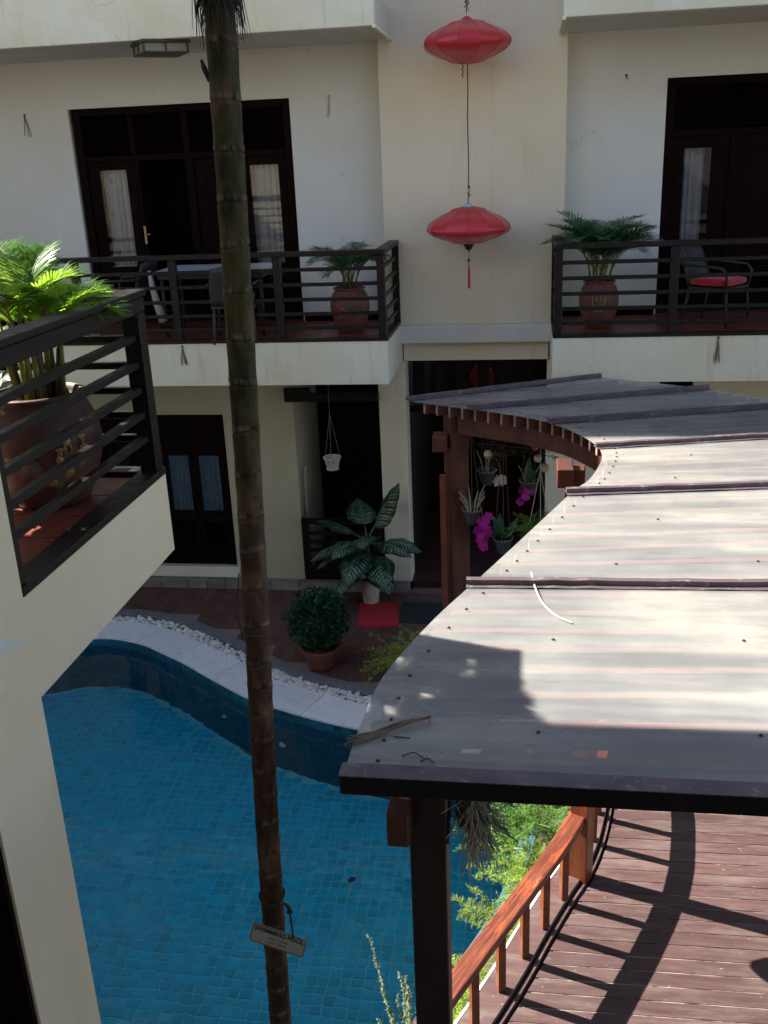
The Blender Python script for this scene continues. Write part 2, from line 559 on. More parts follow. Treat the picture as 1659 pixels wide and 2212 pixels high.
def mat_sheet():
    """dirty translucent polycarbonate"""
    m, t, p, out = nt("dirty_polycarbonate")
    v = coords(t)
    n1 = noise(t, v, 1.1, 4, .6)
    n2 = noise(t, coords(t, (.5, 1, 1)), 9, 8, .75)
    sw = noise(t, coords(t, (.22, 1.6, 1)), 3.2, 6, .65)
    dirt = mixc(t, .5, ramp(t, n1, [(.3, (0, 0, 0)), (.7, (1, 1, 1))]), ramp(t, sw, [(.35, (0, 0, 0)), (.65, (1, 1, 1))]))
    col = ramp(t, dirt, [(.15, (.31, .315, .325)), (.55, (.41, .405, .39)), (.9, (.54, .515, .45))])
    spot = ramp(t, n2, [(.66, (0, 0, 0)), (.74, (.35, .35, .35))])
    col = mixc(t, spot, col, (.24, .22, .19))
    L(t, col, p.inputs["Base Color"])
    rr = N(t, "ShaderNodeMapRange"); rr.inputs[3].default_value = .10; rr.inputs[4].default_value = .30
    L(t, dirt, rr.inputs[0]); L(t, rr.outputs[0], p.inputs["Roughness"])
    L(t, bump(t, noise(t, coords(t, (.4, 1, 1)), 1.3, 3), .12, .05), p.inputs["Normal"])
    tl = N(t, "ShaderNodeBsdfTranslucent"); tl.inputs[0].default_value = (.50, .49, .45, 1)
    tr = N(t, "ShaderNodeBsdfTransparent"); tr.inputs[0].default_value = (.93, .92, .9, 1)
    m1 = N(t, "ShaderNodeMixShader"); m1.inputs[0].default_value = .16
    L(t, p.outputs[0], m1.inputs[1]); L(t, tl.outputs[0], m1.inputs[2])
    m2 = N(t, "ShaderNodeMixShader")
    fr = N(t, "ShaderNodeMapRange"); fr.inputs[3].default_value = .68; fr.inputs[4].default_value = .46
    L(t, dirt, fr.inputs[0]); L(t, fr.outputs[0], m2.inputs[0])
    L(t, m1.outputs[0], m2.inputs[1]); L(t, tr.outputs[0], m2.inputs[2]); L(t, m2.outputs[0], out.inputs[0])
    return m


MAT['sheet'] = mat_sheet()


def mat_water():
    m, t, p, out = nt("pool_water")
    p.inputs["Base Color"].default_value = (.80, .97, 1, 1)
    p.inputs["Roughness"].default_value = 0.0
    p.inputs["IOR"].default_value = 1.33
    p.inputs["Transmission Weight"].default_value = 1
    v = coords(t)
    b1 = bump(t, noise(t, v, 2.2, 2, .5), .36, .05)
    L(t, bump(t, noise(t, v, 7, 2, .5), .07, .02, b1), p.inputs["Normal"])
    return m


MAT['water'] = mat_water()


def mat_glass():
    m, t, p, out = nt("window_glass")
    gl = N(t, "ShaderNodeBsdfGlossy"); gl.inputs["Roughness"].default_value = .02
    tr = N(t, "ShaderNodeBsdfTransparent"); tr.inputs[0].default_value = (.86, .88, .9, 1)
    fr = N(t, "ShaderNodeFresnel"); fr.inputs[0].default_value = 1.5
    mx = N(t, "ShaderNodeMixShader")
    L(t, fr.outputs[0], mx.inputs[0]); L(t, tr.outputs[0], mx.inputs[1]); L(t, gl.outputs[0], mx.inputs[2]); L(t, mx.outputs[0], out.inputs[0])
    return m


MAT['glass'] = mat_glass()


def mat_curtain():
    m, t, p, out = nt("sheer_curtain")
    v = coords(t)
    n1 = noise(t, v, 7, 3)
    col = ramp(t, n1, [(.62, (.66, .64, .66)), (.70, (.50, .30, .32))])
    L(t, col, p.inputs["Base Color"]); p.inputs["Roughness"].default_value = .95
    return m


MAT['curtain'] = mat_curtain()


MAT['curtain_shaded'] = surf("shaded_curtain", (.17, .165, .155), (.12, .118, .11), 8, .95)  # curtain colour with the shade under the balcony put in


def mat_silk():
    m, t, p, out = nt("red_silk")
    v = coords(t)
    col = ramp(t, noise(t, v, 3, 3), [(.35, (.60, .042, .055)), (.65, (.66, .052, .066))])
    L(t, col, p.inputs["Base Color"])
    p.inputs["Roughness"].default_value = .26
    p.inputs["Sheen Weight"].default_value = .6
    p.inputs["Sheen Roughness"].default_value = .35
    p.inputs["Sheen Tint"].default_value = (1, .45, .5, 1)
    L(t, bump(t, noise(t, coords(t, (1, 1, 40)), 6, 2), .08, .004), p.inputs["Normal"])
    tl = N(t, "ShaderNodeBsdfTranslucent"); tl.inputs[0].default_value = (.6, .02, .03, 1)
    mx = N(t, "ShaderNodeMixShader"); mx.inputs[0].default_value = .22
    L(t, p.outputs[0], mx.inputs[1]); L(t, tl.outputs[0], mx.inputs[2]); L(t, mx.outputs[0], out.inputs[0])
    return m


MAT['silk'] = mat_silk()


def mat_trunk():
    """ringed palm trunk: green internodes above, brown bark lower down, pale scars"""
    m, t, p, out = nt("palm_trunk_bark")
    v = coords(t)
    sep = N(t, "ShaderNodeSeparateXYZ"); L(t, v, sep.inputs[0])
    patch = noise(t, coords(t, (9, 9, 4)), 1.2, 6, .65)
    green = ramp(t, patch, [(.40, (.012, .015, .005)), (.54, (.034, .041, .011)), (.66, (.095, .052, .029))])
    brown = ramp(t, patch, [(.32, (.015, .009, .0065)), (.50, (.050, .025, .015)), (.68, (.13, .072, .045))])
    g = N(t, "ShaderNodeMapRange"); g.inputs[1].default_value = .35; g.inputs[2].default_value = 1.1
    ad = N(t, "ShaderNodeMath", operation='MULTIPLY_ADD'); ad.inputs[1].default_value = .8; ad.inputs[2].default_value = -.4
    L(t, noise(t, v, 6, 3), ad.inputs[0])
    a2 = N(t, "ShaderNodeMath", operation='ADD'); L(t, sep.outputs[2], a2.inputs[0]); L(t, ad.outputs[0], a2.inputs[1])
    L(t, a2.outputs[0], g.inputs[0])
    col = mixc(t, g.outputs[0], brown, green)
    att = N(t, "ShaderNodeAttribute", attribute_name="val")
    rn = noise(t, coords(t, (30, 30, 8)), 1, 4, .7)
    scar = ramp(t, rn, [(.4, (.018, .012, .009)), (.62, (.17, .115, .078))])
    col = mixc(t, att.outputs["Fac"], col, scar)
    L(t, col, p.inputs["Base Color"])
    p.inputs["Roughness"].default_value = .7
    p.inputs["Specular IOR Level"].default_value = .15
    L(t, bump(t, noise(t, coords(t, (40, 40, 10)), 1, 6, .7), .5, .006), p.inputs["Normal"])
    return m


MAT['trunk'] = mat_trunk()


def mat_dieff():
    """dark leaf with pale feathering between the veins; u across, v along in the uv map"""
    m, t, p, out = nt("variegated_leaf")
    uv = N(t, "ShaderNodeUVMap", uv_map="uv")
    sep = N(t, "ShaderNodeSeparateXYZ"); L(t, uv.outputs[0], sep.inputs[0])
    def math_(op, a, b=None, c=None):
        n = N(t, "ShaderNodeMath", operation=op)
        for i, x in enumerate((a, b, c)):
            if x is None:
                continue
            if isinstance(x, (int, float)):
                n.inputs[i].default_value = x
            else:
                L(t, x, n.inputs[i])
        return n.outputs[0]
    au = math_('ABSOLUTE', sep.outputs[0])
    ph = math_('SUBTRACT', sep.outputs[1], math_('MULTIPLY', au, .20))
    st = math_('SINE', math_('MULTIPLY', ph, 82.0))
    nz = noise(t, uv.outputs[0], 6, 5, .7)
    stripe = math_('GREATER_THAN', math_('ADD', st, math_('MULTIPLY', nz, 1.9)), 1.55)
    edge = math_('LESS_THAN', au, .72)
    mid = math_('LESS_THAN', au, .045)
    blotch = math_('GREATER_THAN', noise(t, uv.outputs[0], 3.2, 3), .43)
    f = math_('MAXIMUM', math_('MULTIPLY', math_('MULTIPLY', stripe, edge), blotch), math_('MULTIPLY', mid, .4))
    col = mixc(t, f, (.006, .032, .018), (.20, .28, .17))
    L(t, col, p.inputs["Base Color"])
    p.inputs["Roughness"].default_value = .34
    L(t, bump(t, math_('SINE', math_('MULTIPLY', ph, 41.0)), .3, .01), p.inputs["Normal"])
    return m


MAT['dieff'] = mat_dieff()

# ================================================================== SETTING
ZT = -3.62          # terrace
ZD = -3.25          # bridge deck
ZW = -3.76          # water level
ZF = -4.98          # pool floor

mb = MB(); mb.box(-60, 60, -60, 60, -5.3, -5.15)
tag(mb.build("ground", MAT['ground']), "bare earth under the whole courtyard", kind="structure")

# ---- pool outline ------------------------------------------------------------------
far_edge = cr([(-9.2, 9.3), (-7.6, 9.55), (-6.4, 10.0), (-5.75, 10.3), (-5.25, 10.42), (-4.75, 10.30), (-4.35, 10.06), (-4.0, 9.83), (-3.7, 9.60), (-3.42, 9.39), (-2.98, 9.09),
               (-2.43, 8.84), (-2.05, 8.70), (-1.68, 8.59), (-1.0, 8.40), (-.45, 8.2)], 6)
side_edge = cr([(-.45, 8.2), (-.12, 7.9), (-.02, 7.3), (-.08, 6.7), (-.24, 6.1), (-.5, 5.5), (-.75, 5.0)], 6)
near_edge = [Vector((-1.0, 4.45)), Vector((-2, 4.25)), Vector((-4, 4.2)), Vector((-9.2, 4.2))]
outline = far_edge + side_edge[1:] + near_edge


def inside(x, y, poly):
    c = False
    j = len(poly) - 1
    for i in range(len(poly)):
        if (poly[i][1] > y) != (poly[j][1] > y) and x < (poly[j][0] - poly[i][0]) * (y - poly[i][1]) / (poly[j][1] - poly[i][1]) + poly[i][0]:
            c = not c
        j = i
    return c


pool = thing("swimming_pool", (-2.5, 7.5, ZF), "curved blue mosaic swimming pool between the terrace and the roofed bridge", "pool")
mb = MB(); mb.prism([(p[0], p[1]) for p in outline], ZF - .12, ZF - .003)
floor_ = mb.build("pool_floor", MAT['pool_grout'], pool)
mb = MB()
TS = .1
cells = []
for i in range(int(9.3 / TS)):
    for j in range(int(6.4 / TS)):
        x, y = -9.2 + i * TS, 4.2 + j * TS
        if all(inside(x + a, y + b, outline) for a, b in ((0, 0), (TS, 0), (0, TS), (TS, TS))):
            cells.append((x, y))
vis = [c for c in cells if c[1] > 5.55 and -3.9 < c[0] < -.3]
vis.sort(key=lambda c: c[1])
picked = set(vis[:300])
tile_meshes = []
g = .007
for k in range(6):
    q = MB()
    q.add([(g, g, 0), (TS - g, g, 0), (TS - g, TS - g, 0), (g, TS - g, 0), (g + .004, g + .004, .004), (TS - g - .004, g + .004, .004), (TS - g - .004, TS - g - .004, .004), (g + .004, TS - g - .004, .004)],
          [(4, 5, 6, 7), (0, 1, 5, 4), (1, 2, 6, 5), (2, 3, 7, 6), (3, 0, 4, 7)], k / 5)
    tile_meshes.append(q.mesh("pool_tile", MAT['pool_tile'], fix=False))
for c in cells:
    v = min(1, max(0, rnd.gauss(.5, .26)))
    if c in picked:
        inst("tile", tile_meshes[int(v * 5.99)], floor_, Matrix.Translation((c[0], c[1], ZF + .001)))
    else:
        x, y = c
        mb.add([(x + g, y + g, ZF + .004), (x + TS - g, y + g, ZF + .004), (x + TS - g, y + TS - g, ZF + .004), (x + g, y + TS - g, ZF + .004)], [(0, 1, 2, 3)], v)
tag(mb.build("tile_field", MAT['pool_tile'], floor_, fix=False), None, kind="stuff")


def tiled_wall(name, curve, z0, z1, parent):
    pts = resample(curve, TS)
    q = MB()
    n = len(pts)
    out = offset(pts, .15)
    q.ribbon(pts, out, z0, z1)
    wl = q.build(name, MAT['wall_grout'], parent)
    t_ = MB()
    rows = int((z1 - z0) / TS)
    inn = offset(pts, -.004)
    for i in range(n - 1):
        a, b = inn[i], inn[i + 1]
        a2, b2 = a.lerp(b, .06), a.lerp(b, .94)
        for r in range(rows):
            za = z1 - (r + 1) * TS + .006
            zb = z1 - r * TS
            t_.add([(a2[0], a2[1], za), (b2[0], b2[1], za), (b2[0], b2[1], zb), (a2[0], a2[1], zb)], [(0, 1, 2, 3)], min(1, max(0, rnd.gauss(.5, .27))))
    tag(t_.build("tile_field", MAT['pool_wall'], wl, fix=False), None, kind="stuff")
    return wl


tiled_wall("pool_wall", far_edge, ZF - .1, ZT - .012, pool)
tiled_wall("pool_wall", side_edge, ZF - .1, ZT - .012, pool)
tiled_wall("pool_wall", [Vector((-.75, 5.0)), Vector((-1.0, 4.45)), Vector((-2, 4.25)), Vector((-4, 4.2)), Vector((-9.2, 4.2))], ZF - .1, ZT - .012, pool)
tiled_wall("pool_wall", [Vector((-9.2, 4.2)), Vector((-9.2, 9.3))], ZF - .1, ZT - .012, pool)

# fittings on the far pool wall (pool return jets)
for (x, y, z, s_) in ((-3.43, 9.375, -4.34, .028), (-2.62, 8.895, -4.36, .042)):
    q = MB(); q.lathe([(s_ * .5, .0), (s_, 0), (s_, .018), (s_ * .6, .03), (s_ * .3, .028)], 14)
    d = Vector((-.5, -.86, 0))
    q.build("pool_jet", MAT['jet'], pool, 1, mtx=Matrix.Translation((x, y, z)) @ d.to_track_quat('Z', 'Y').to_matrix().to_4x4())

# coping slabs
cop_in = resample(far_edge, .03)
cop_out = []
for i, p in enumerate(cop_in):
    k = min(1, max(0, (p[0] + 5.6) / 3.4))
    cop_out.append(.5 - .1 * k)
oo = [offset(cop_in, d) for d in (.44,)][0]
cope = thing("pool_coping", (-3, 9.5, ZT), "white marble coping slabs along the curved pool edge", "coping")
acc = 0; i0 = 0
step = 24
i = 9
while i0 < len(cop_in) - 2:
    i1 = min(i, len(cop_in) - 1)
    a = [cop_in[k] for k in range(i0, i1 + 1)]
    b = [oo[k] for k in range(i0, i1 + 1)]
    if len(a) > 1:
        a = offset(a, -.02)
        a = [a[0].lerp(a[1], .12)] + a[1:-1] + [a[-1].lerp(a[-2], .12)]
        b = [b[0].lerp(b[1], .12)] + b[1:-1] + [b[-1].lerp(b[-2], .12)]
        q = MB(); q.ribbon(a, b, ZT - .03, ZT)
        q.build("slab", MAT['coping'], cope, bevel=.003)
    i0 = i1; i += step

# pebble drain and granite border
peb_in = offset(cop_in, .44)
peb_out = offset(cop_in, .61)
bor_out = offset(cop_in, .78)
sel = [k for k, p in enumerate(cop_in) if -7.5 < p[0] < -.4]
mb = MB(); mb.ribbon([peb_in[k] for k in sel[::4]], [peb_out[k] for k in sel[::4]], ZT - .08, ZT - .045)
tag(mb.build("drain_channel", MAT['soil']), "narrow gravel drain channel behind the coping", kind="structure")
ico = bmesh.new(); bmesh.ops.create_icosphere(ico, subdivisions=2, radius=1)
iv = [v.co.copy() for v in ico.verts]; ifc = [tuple(v.index for v in f.verts) for f in ico.faces]; ico.free()
mb = MB()
for k in sel:
    if cop_in[k][0] > -1.0 or cop_in[k][0] < -6.2:
        continue
    for _ in range(5):
        u = rnd.uniform(.06, .94)
        p = peb_in[k].lerp(peb_out[k], u)
        s_ = rnd.uniform(.019, .036)
        e = Euler((rnd.uniform(-.4, .4), rnd.uniform(-.4, .4), rnd.uniform(0, 6.3))).to_matrix()
        sx, sy, sz = s_ * rnd.uniform(.9, 1.3), s_ * rnd.uniform(.75, 1), s_ * rnd.uniform(.5, .75)
        ctr = Vector((p[0] + rnd.uniform(-.015, .015), p[1] + rnd.uniform(-.015, .015), ZT - .03 + rnd.uniform(0, .03)))
        mb.add([ctr + e @ Vector((v.x * sx, v.y * sy, v.z * sz)) for v in iv], ifc, rnd.random())
tag(mb.build("pebbles", MAT['pebble'], smooth=True, fix=False), "band of rounded white pebbles behind the marble coping", "pebbles", kind="stuff")
mb = MB(); mb.ribbon([peb_out[k] for k in sel[::4]], [bor_out[k] for k in sel[::4]], ZT - .1, ZT + .012)
tag(mb.build("granite_border", MAT['granite'], bevel=.006), "curved grey granite kerb between pebbles and terrace", kind="structure")

# terrace
bp = [(bor_out[k][0], bor_out[k][1]) for k in sel[::6]]
poly = [(-7.5, 12.2), (-.3, 12.2)] + [(-.3, 9.0)] + bp[::-1]
mb = MB(); mb.prism(poly, ZT - .2, ZT - .006)
terr = tag(mb.build("terrace", MAT['grout']), "brown tiled terrace along the foot of the hotel", kind="structure")
TW, TL = .135, .40
q = MB(); q.box(.002, TW - .002, .002, TL - .002, -.02, 0)
tmesh = q.mesh("terrace_tile", MAT['terrace_tile'])
for i in range(50):
    for j in range(8):
        x = -6.4 + i * TW
        y = 11.93 - (j + 1) * TL + (.2 if i % 2 else 0) * 0
        if y + TL > 11.95:
            continue
        if inside(x + TW / 2, y + TL, poly) and inside(x + TW / 2, y + TL * .45, poly) and x < -.7:
            o = inst("tile", tmesh, terr, Matrix.Translation((x, y, ZT + rnd.uniform(-.0008, .0008))))
# planting bed between pool and bridge
bedL = offset(side_edge, .15)
mb = MB(); mb.ribbon(bedL, [Vector((p[0] + .9, p[1] + .2)) for p in bedL], ZT - .5, ZT + .12)
tag(mb.build("planting_bed", MAT['soil']), "dark soil bed between the pool and the bridge", kind="structure")
# ground slab nearer than the pool and right of the bridge
mb = MB(); mb.prism([(-9.2, 4.04), (-4, 4.04), (-2, 4.09), (-1.05, 4.28), (-.8, 4.5), (-.6, 3), (-.6, -2), (-9.2, -2)], ZT - .3, ZT - .02)
tag(mb.build("courtyard_paving", MAT['granite']), "grey paving below the near building", kind="structure")
# water
mb = MB()
nx, ny = 60, 40
mb.prism([(p[0], p[1]) for p in outline], ZW - .0005, ZW)
me = MB(); me.add([(p[0], p[1], ZW) for p in outline], [tuple(range(len(outline)))])
wat = me.build("pool_water", MAT['water'])
tag(wat, "clear still water filling the curved pool", kind="structure")
if wat.data.polygons[0].normal.z < 0:
    wat.data.flip_normals()

# ================================================================== FAR BUILDING
YB, YP, YW = 10.86, 12.10, 12.36
XL, XR = -1.575, .265
hotel = thing("hotel_building", (-1, 13, ZT), "cream plastered hotel wing with two dark railed balconies facing the pool", "building")
# upper recessed walls, pieces round the door openings
DL0, DL1, DTOP, DBOT = -5.69, -2.87, 2.66, .06
DR0, DR1 = 1.53, 4.4
mb = MB()
for x0, x1, z0, z1 in ((-16, DL0, 0, 3.26), (DL1, -1.74, 0, 3.26), (DL0, DL1, DTOP, 3.26)):
    mb.box(x0, x1, YW, YW + .25, z0, z1)
mb.build("wall", MAT['wall_skylit'], hotel)
mb = MB()
for x0, x1, z0, z1 in ((.40, DR0, 0, 3.26), (DR1, 9, 0, 3.26), (DR0, DR1, DTOP, 3.26)):
    mb.box(x0, x1, YW, YW + .25, z0, z1)
mb.build("wall", MAT['wall_skylit'], hotel)
# central pier
mb = MB(); mb.box(-1.74, .40, YP, YW + .6, -.03, 7.2)
mb.build("pier", MAT['wall'], hotel)
mb = MB(); mb.box(-1.578, .268, YP - .055, YP + .3, -.255, -.033)
mb.build("ledge", MAT['wall_skylit'], hotel, bevel=.012, seg=2)
mb = MB(); mb.box(-1.56, .24, YP + .06, YP + .3, -.49, -.258)
mb.build("lintel", MAT['wall'], hotel)
# upper storey: slab, parapet, body
for x0, x1, z0 in ((-16, XL - .01, 3.205), (.315, 9, 3.17)):
    mb = MB(); mb.box(x0, x1, YB, YB + .14, z0, z0 + 1.15)
    mb.build("parapet", MAT['fascia'], hotel, bevel=.01, seg=2)
    mb = MB(); mb.box(x0, x1, YB + .1402, YW + .2, z0 + .004, z0 + .3)
    mb.build("ceiling_slab", MAT['soffit'], hotel)
    q = MB(); q.box((x1 - .02) if x0 < -5 else (x0 - .02), (x1 + .02) if x0 < -5 else (x0 + .02), YB - .02, YP - .003, z0 - .025, z0 + .01)
    q.build("drip_edge", MAT['fascia'], hotel, bevel=.004)
mb = MB(); mb.box(-16, -1.745, YW + .05, YW + .3, 3.5, 7.2); mb.build("upper_wall", MAT['wall_skylit'], hotel)
mb = MB(); mb.box(.405, 9, YW + .05, YW + .3, 3.5, 7.2); mb.build("upper_wall", MAT['wall_skylit'], hotel)
mb = MB(); mb.box(-16.2, 9.2, YB - .1, 17, 6.55, 6.75); mb.build("roof_slab", MAT['fascia'], hotel)
mb = MB()
for x0, x1 in ((-16, -1.74), (.40, 9)):
    mb.box(x0, x1, YW + 2.8, YW + 3.0, -.4, 6.5)
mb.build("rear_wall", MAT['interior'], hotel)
# balcony slabs
for x0, x1 in ((-16, XL), (XR, 9)):
    mb = MB(); mb.box(x0, x1, YB, YB + .16, -.5, -.004)
    mb.box(x0, x1, YB + .16, YW, -.499, -.02)
    if x0 < -5:
        pass
    mb.build("balcony_slab", MAT['fascia'], hotel)
    # floor tiles
    fl = MB(); fl.box(x0, x1, YB + .03, YW + .2, -.02, -.002)
    fo = fl.build("balcony_floor", MAT['balc_grout'], hotel)
    q = MB(); q.box(.004, .296, .004, .296, 0, .006)
    bt = q.mesh("balcony_tile", MAT['balc_tile'])
    y = YB + .06
    while y < YW - .05:
        k = 0
        while True:
            x = (x1 - (k + 1) * .3) if x0 < -5 else (x0 + k * .3)
            if x < -6.4 or x > 2.9:
                break
            inst("tile", bt, fo, Matrix.Translation((x, y, -.002 + rnd.uniform(0, .0012))))
            k += 1
        y += .3
    sk = MB()
    for a, b in (((-9.2, DL0 - .02), (DL1 + .02, -1.74)) if x0 < -5 else ((.40, DR0 - .02), (DR1, 9))):
        sk.box(a, b, YW - .016, YW + .01, .004, .10)
    sk.build("skirting", MAT['door'], hotel)


def railing(name, parent, x0, x1, y0, y1, z0, posts, side_x, hand=.12, h=1.0, bars=(.80, .635, .47, .31, .155), post_w=.085):
    r = part_empty(name, parent, (x0, y0, z0))
    top = z0 + h
    ends = sorted((x0, x1))
    m = MB(); m.box(ends[0], ends[1], y0 - .02, y0 - .02 + hand, top - .055, top); m.build("handrail", MAT['rail'], r, bevel=.006)
    m = MB(); m.box(ends[0], ends[1], y0 - .012, y0 + .075, z0 - .002, z0 + .035); m.build("bottom_rail", MAT['rail'], r, bevel=.004)
    for b in bars:
        m = MB(); m.box(ends[0] + .01, ends[1] - .01, y0 + .012, y0 + .05, z0 + b - .02, z0 + b + .02); m.build("bar", MAT['rail'], r, bevel=.004)
    for px_ in posts:
        m = MB(); m.box(px_ - post_w / 2, px_ + post_w / 2, y0 - .004, y0 + .08, z0 + .035, top - .055); m.build("post", MAT['rail'], r, bevel=.005)
    if side_x is not None:
        sgn = 1 if side_x > (x0 + x1) / 2 else -1
        xa, xb = sorted((side_x, side_x - sgn * hand))
        m = MB(); m.box(xa, xb, y0 - .02 + hand + .001, y1, top - .056, top - .001); m.build("handrail", MAT['rail'], r, bevel=.006)
        xa, xb = sorted((side_x - sgn * .002, side_x - sgn * .085))
        m = MB(); m.box(xa, xb, y0 + .0755, y1, z0 - .002, z0 + .034); m.build("bottom_rail", MAT['rail'], r, bevel=.004)
        xa, xb = sorted((side_x - sgn * .025, side_x - sgn * .062))
        for b in bars:
            m = MB(); m.box(xa, xb, y0 + .081, y1, z0 + b - .02, z0 + b + .02); m.build("bar", MAT['rail'], r, bevel=.004)
        xa, xb = sorted((side_x - sgn * .004, side_x - sgn * .085))
        m = MB(); m.box(xa, xb, y1 - .05, y1, z0 + .035, top - .057); m.build("post", MAT['rail'], r, bevel=.004)
    return r


railing("balcony_railing", hotel, -9.2, XL, YB, YP - .004, 0, (-7.6, -6.4, -5.2, -4.02, -2.80, XL - .05), XL + .004)
railing("balcony_railing", hotel, XR, 9, YB, YP - .004, 0, (XR + .05, 1.53, 2.75, 4.0, 5.2), XR - .004)

# ---- room interiors behind the doors
def room(boxes):
    r_ = part_empty("room", hotel)
    for bx in boxes:
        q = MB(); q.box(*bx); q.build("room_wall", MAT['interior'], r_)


for x0, x1 in ((DL0 - .8, DL1 + .6), (DR0 - .6, DR1 + .6)):
    ya, yb = YW + .251, YW + 2.799
    room([(x0, x0 + .05, ya, yb, .02, 3.0), (x1 - .05, x1, ya, yb, .02, 3.0), (x0, x1, ya, yb, 3.0, 3.05), (x0, x1, ya, yb, -.002, .02)])


def louvre(x0, x1, y, z0, z1, parent, n):
    m = MB()
    for k in range(n):
        z = z0 + (z1 - z0) * (k + .5) / n
        m.bar((x0, y, z), (x1, y, z), .045, .008, (0, .6, 1))
    return tag(m.build("louvre", MAT['door'], parent), None, kind="stuff")


def leaf(parent, x0, x1, y, z0, z1, glass=None, mtx=None, handle=None, solid=False):
    """door leaf with stiles, rails, lower louvres and an upper glazed panel"""
    d = part_empty("door_leaf", parent, (x0, y, z0))
    m = MB()
    s_ = .085
    gx0, gx1, gz0, gz1 = x0 + s_, x1 - s_, z0 + .72, z1 - .12
    if glass:
        gx0, gx1, gz0, gz1 = glass
    m.box(x0, gx0, y, y + .045, z0, z1); m.box(gx1, x1, y, y + .045, z0, z1)
    m.box(gx0, gx1, y + .001, y + .044, z0, z0 + .14); m.box(gx0, gx1, y + .001, y + .044, gz0 - .1, gz0); m.box(gx0, gx1, y + .001, y + .044, gz1, z1)
    fr = m.build("leaf_frame", MAT['door'], d, bevel=.004)
    louvre(gx0, gx1, y + .022, z0 + .14, gz0 - .1, d, 9)
    m = MB(); m.box(gx0, gx1, y + .018, y + .024, gz0, gz1); m.build("panel" if solid else "pane", MAT['door' if solid else 'glass'], d)  # solid leaves take a dark board in place of the unlit glass pane
    if handle is not None:
        m = MB(); m.box(handle - .02, handle + .02, y - .012, y, z0 + .92, z0 + 1.12)
        m.tube([(handle, y - .01, z0 + 1.04), (handle, y - .05, z0 + 1.04), (handle + .09, y - .05, z0 + 1.04)], .009, 8)
        m.build("handle", MAT['lit_cap'], d)
    if mtx:
        pass
    return d


def curtain(x0, x1, y, z0, z1, label, waves=5, amp=.03, mat='curtain'):
    m = MB()
    n = 48
    vs = []; fs = []
    for k in range(n + 1):
        x = x0 + (x1 - x0) * k / n
        ph = 2 * pi * waves * k / n
        yy = y + amp * sin(ph) + amp * .4 * sin(ph * 2.3 + 1)
        vs += [(x, yy, z0), (x + .004 * sin(ph), yy * .5 + y * .5, z1)]
    for k in range(n):
        fs.append((2 * k, 2 * k + 2, 2 * k + 3, 2 * k + 1))
    m.add(vs, fs)
    return tag(m.build("curtain", MAT[mat], smooth=True), label, "curtain", "sheer curtains behind the balcony doors")


def door_set(name, x0, x1, zb, zt, y, label_hint):
    d = part_empty(name, hotel, (x0, y, zb))
    m = MB()
    m.box(x0, x0 + .10, y, y + .14, zb, zt); m.box(x1 - .10, x1, y, y + .14, zb, zt)
    m.box(x0 + .10, x1 - .10, y + .002, y + .138, zt - .09, zt)
    m.box(x0 + .10, x1 - .10, y + .004, y + .136, zb, zb + .05)
    m.build("frame", MAT['door'], d, bevel=.005)
    return d


# left balcony door
dl = door_set("door", DL0 + .03, DL1, DBOT, DTOP, YW + .03, "")
TR = 2.03
m = MB(); m.box(DL0 + .13, DL1 - .10, YW + .035, YW + .16, TR, TR + .07)
m.box(-4.26, -4.16, YW + .034, YW + .161, DBOT, TR); m.box(-4.95, -4.88, YW + .034, YW + .16, TR + .07, DTOP - .09)
m.box(-4.26, -4.18, YW + .036, YW + .158, TR + .07, DTOP - .09); m.box(-3.56, -3.50, YW + .034, YW + .16, TR + .07, DTOP - .09)
m.build("mullion", MAT['door'], dl, bevel=.004)
for a, b in ((-5.53, -4.96), (-4.87, -4.27), (-4.17, -3.57), (-3.49, -2.98)):
    louvre(a, b, YW + .1, TR + .08, DTOP - .1, dl, 11)
leaf(hotel, -5.55, -4.93, YW + .06, .11, TR, (-5.41, -5.05, .74, 1.93))
leaf(hotel, -3.57, -2.98, YW + .06, .11, TR, (-3.45, -3.08, .74, 1.92))
leaf(hotel, -4.15, -3.58, YW + .08, .11, TR, (-4.02, -3.68, .74, 1.92), solid=True)
# one leaf swung open into the room
dlo = part_empty("door_leaf", hotel, (-4.92, YW + .1, .11))
m = MB(); m.box(-4.925, -4.88, YW + .06, YW + .62, .11, TR); m.build("leaf_frame", MAT['door'], dlo, bevel=.004)
m = MB(); m.tube([(-4.88, YW + .09, 1.14), (-4.83, YW + .09, 1.14), (-4.83, YW + .02, 1.14)], .009, 8); m.box(-4.90, -4.872, YW + .045, YW + .06, 1.02, 1.24)
m.build("handle", MAT['lit_cap'], dlo)
curtain(-5.42, -5.03, YW + .2, .55, 1.98, "sheer pale curtain behind the leftmost glazed leaf of the left balcony door")
curtain(-3.47, -3.05, YW + .2, .55, 1.98, "sheer pale curtain just right of the palm trunk in the left balcony door")
# right balcony door
dr = door_set("door", DR0, DR1, DBOT, DTOP, YW + .03, "")
m = MB(); m.box(DR0 + .10, DR1 - .1, YW + .035, YW + .16, TR, TR + .07); m.box(2.28, 2.37, YW + .034, YW + .161, DBOT, TR)
m.build("mullion", MAT['door'], dr, bevel=.004)
for a, b in ((1.66, 2.25), (2.38, 2.95), (3.0, 3.6)):
    louvre(a, b, YW + .1, TR + .08, DTOP - .1, dr, 11)
leaf(hotel, 1.63, 2.28, YW + .06, .11, TR, (1.77, 2.08, .60, 1.90))
leaf(hotel, 2.37, 2.98, YW + .06, .11, TR, (2.48, 2.84, .74, 1.90), solid=True)
curtain(1.76, 2.02, YW + .2, .5, 1.98, "sheer striped curtain in the glazed leaf of the right balcony door", 4)

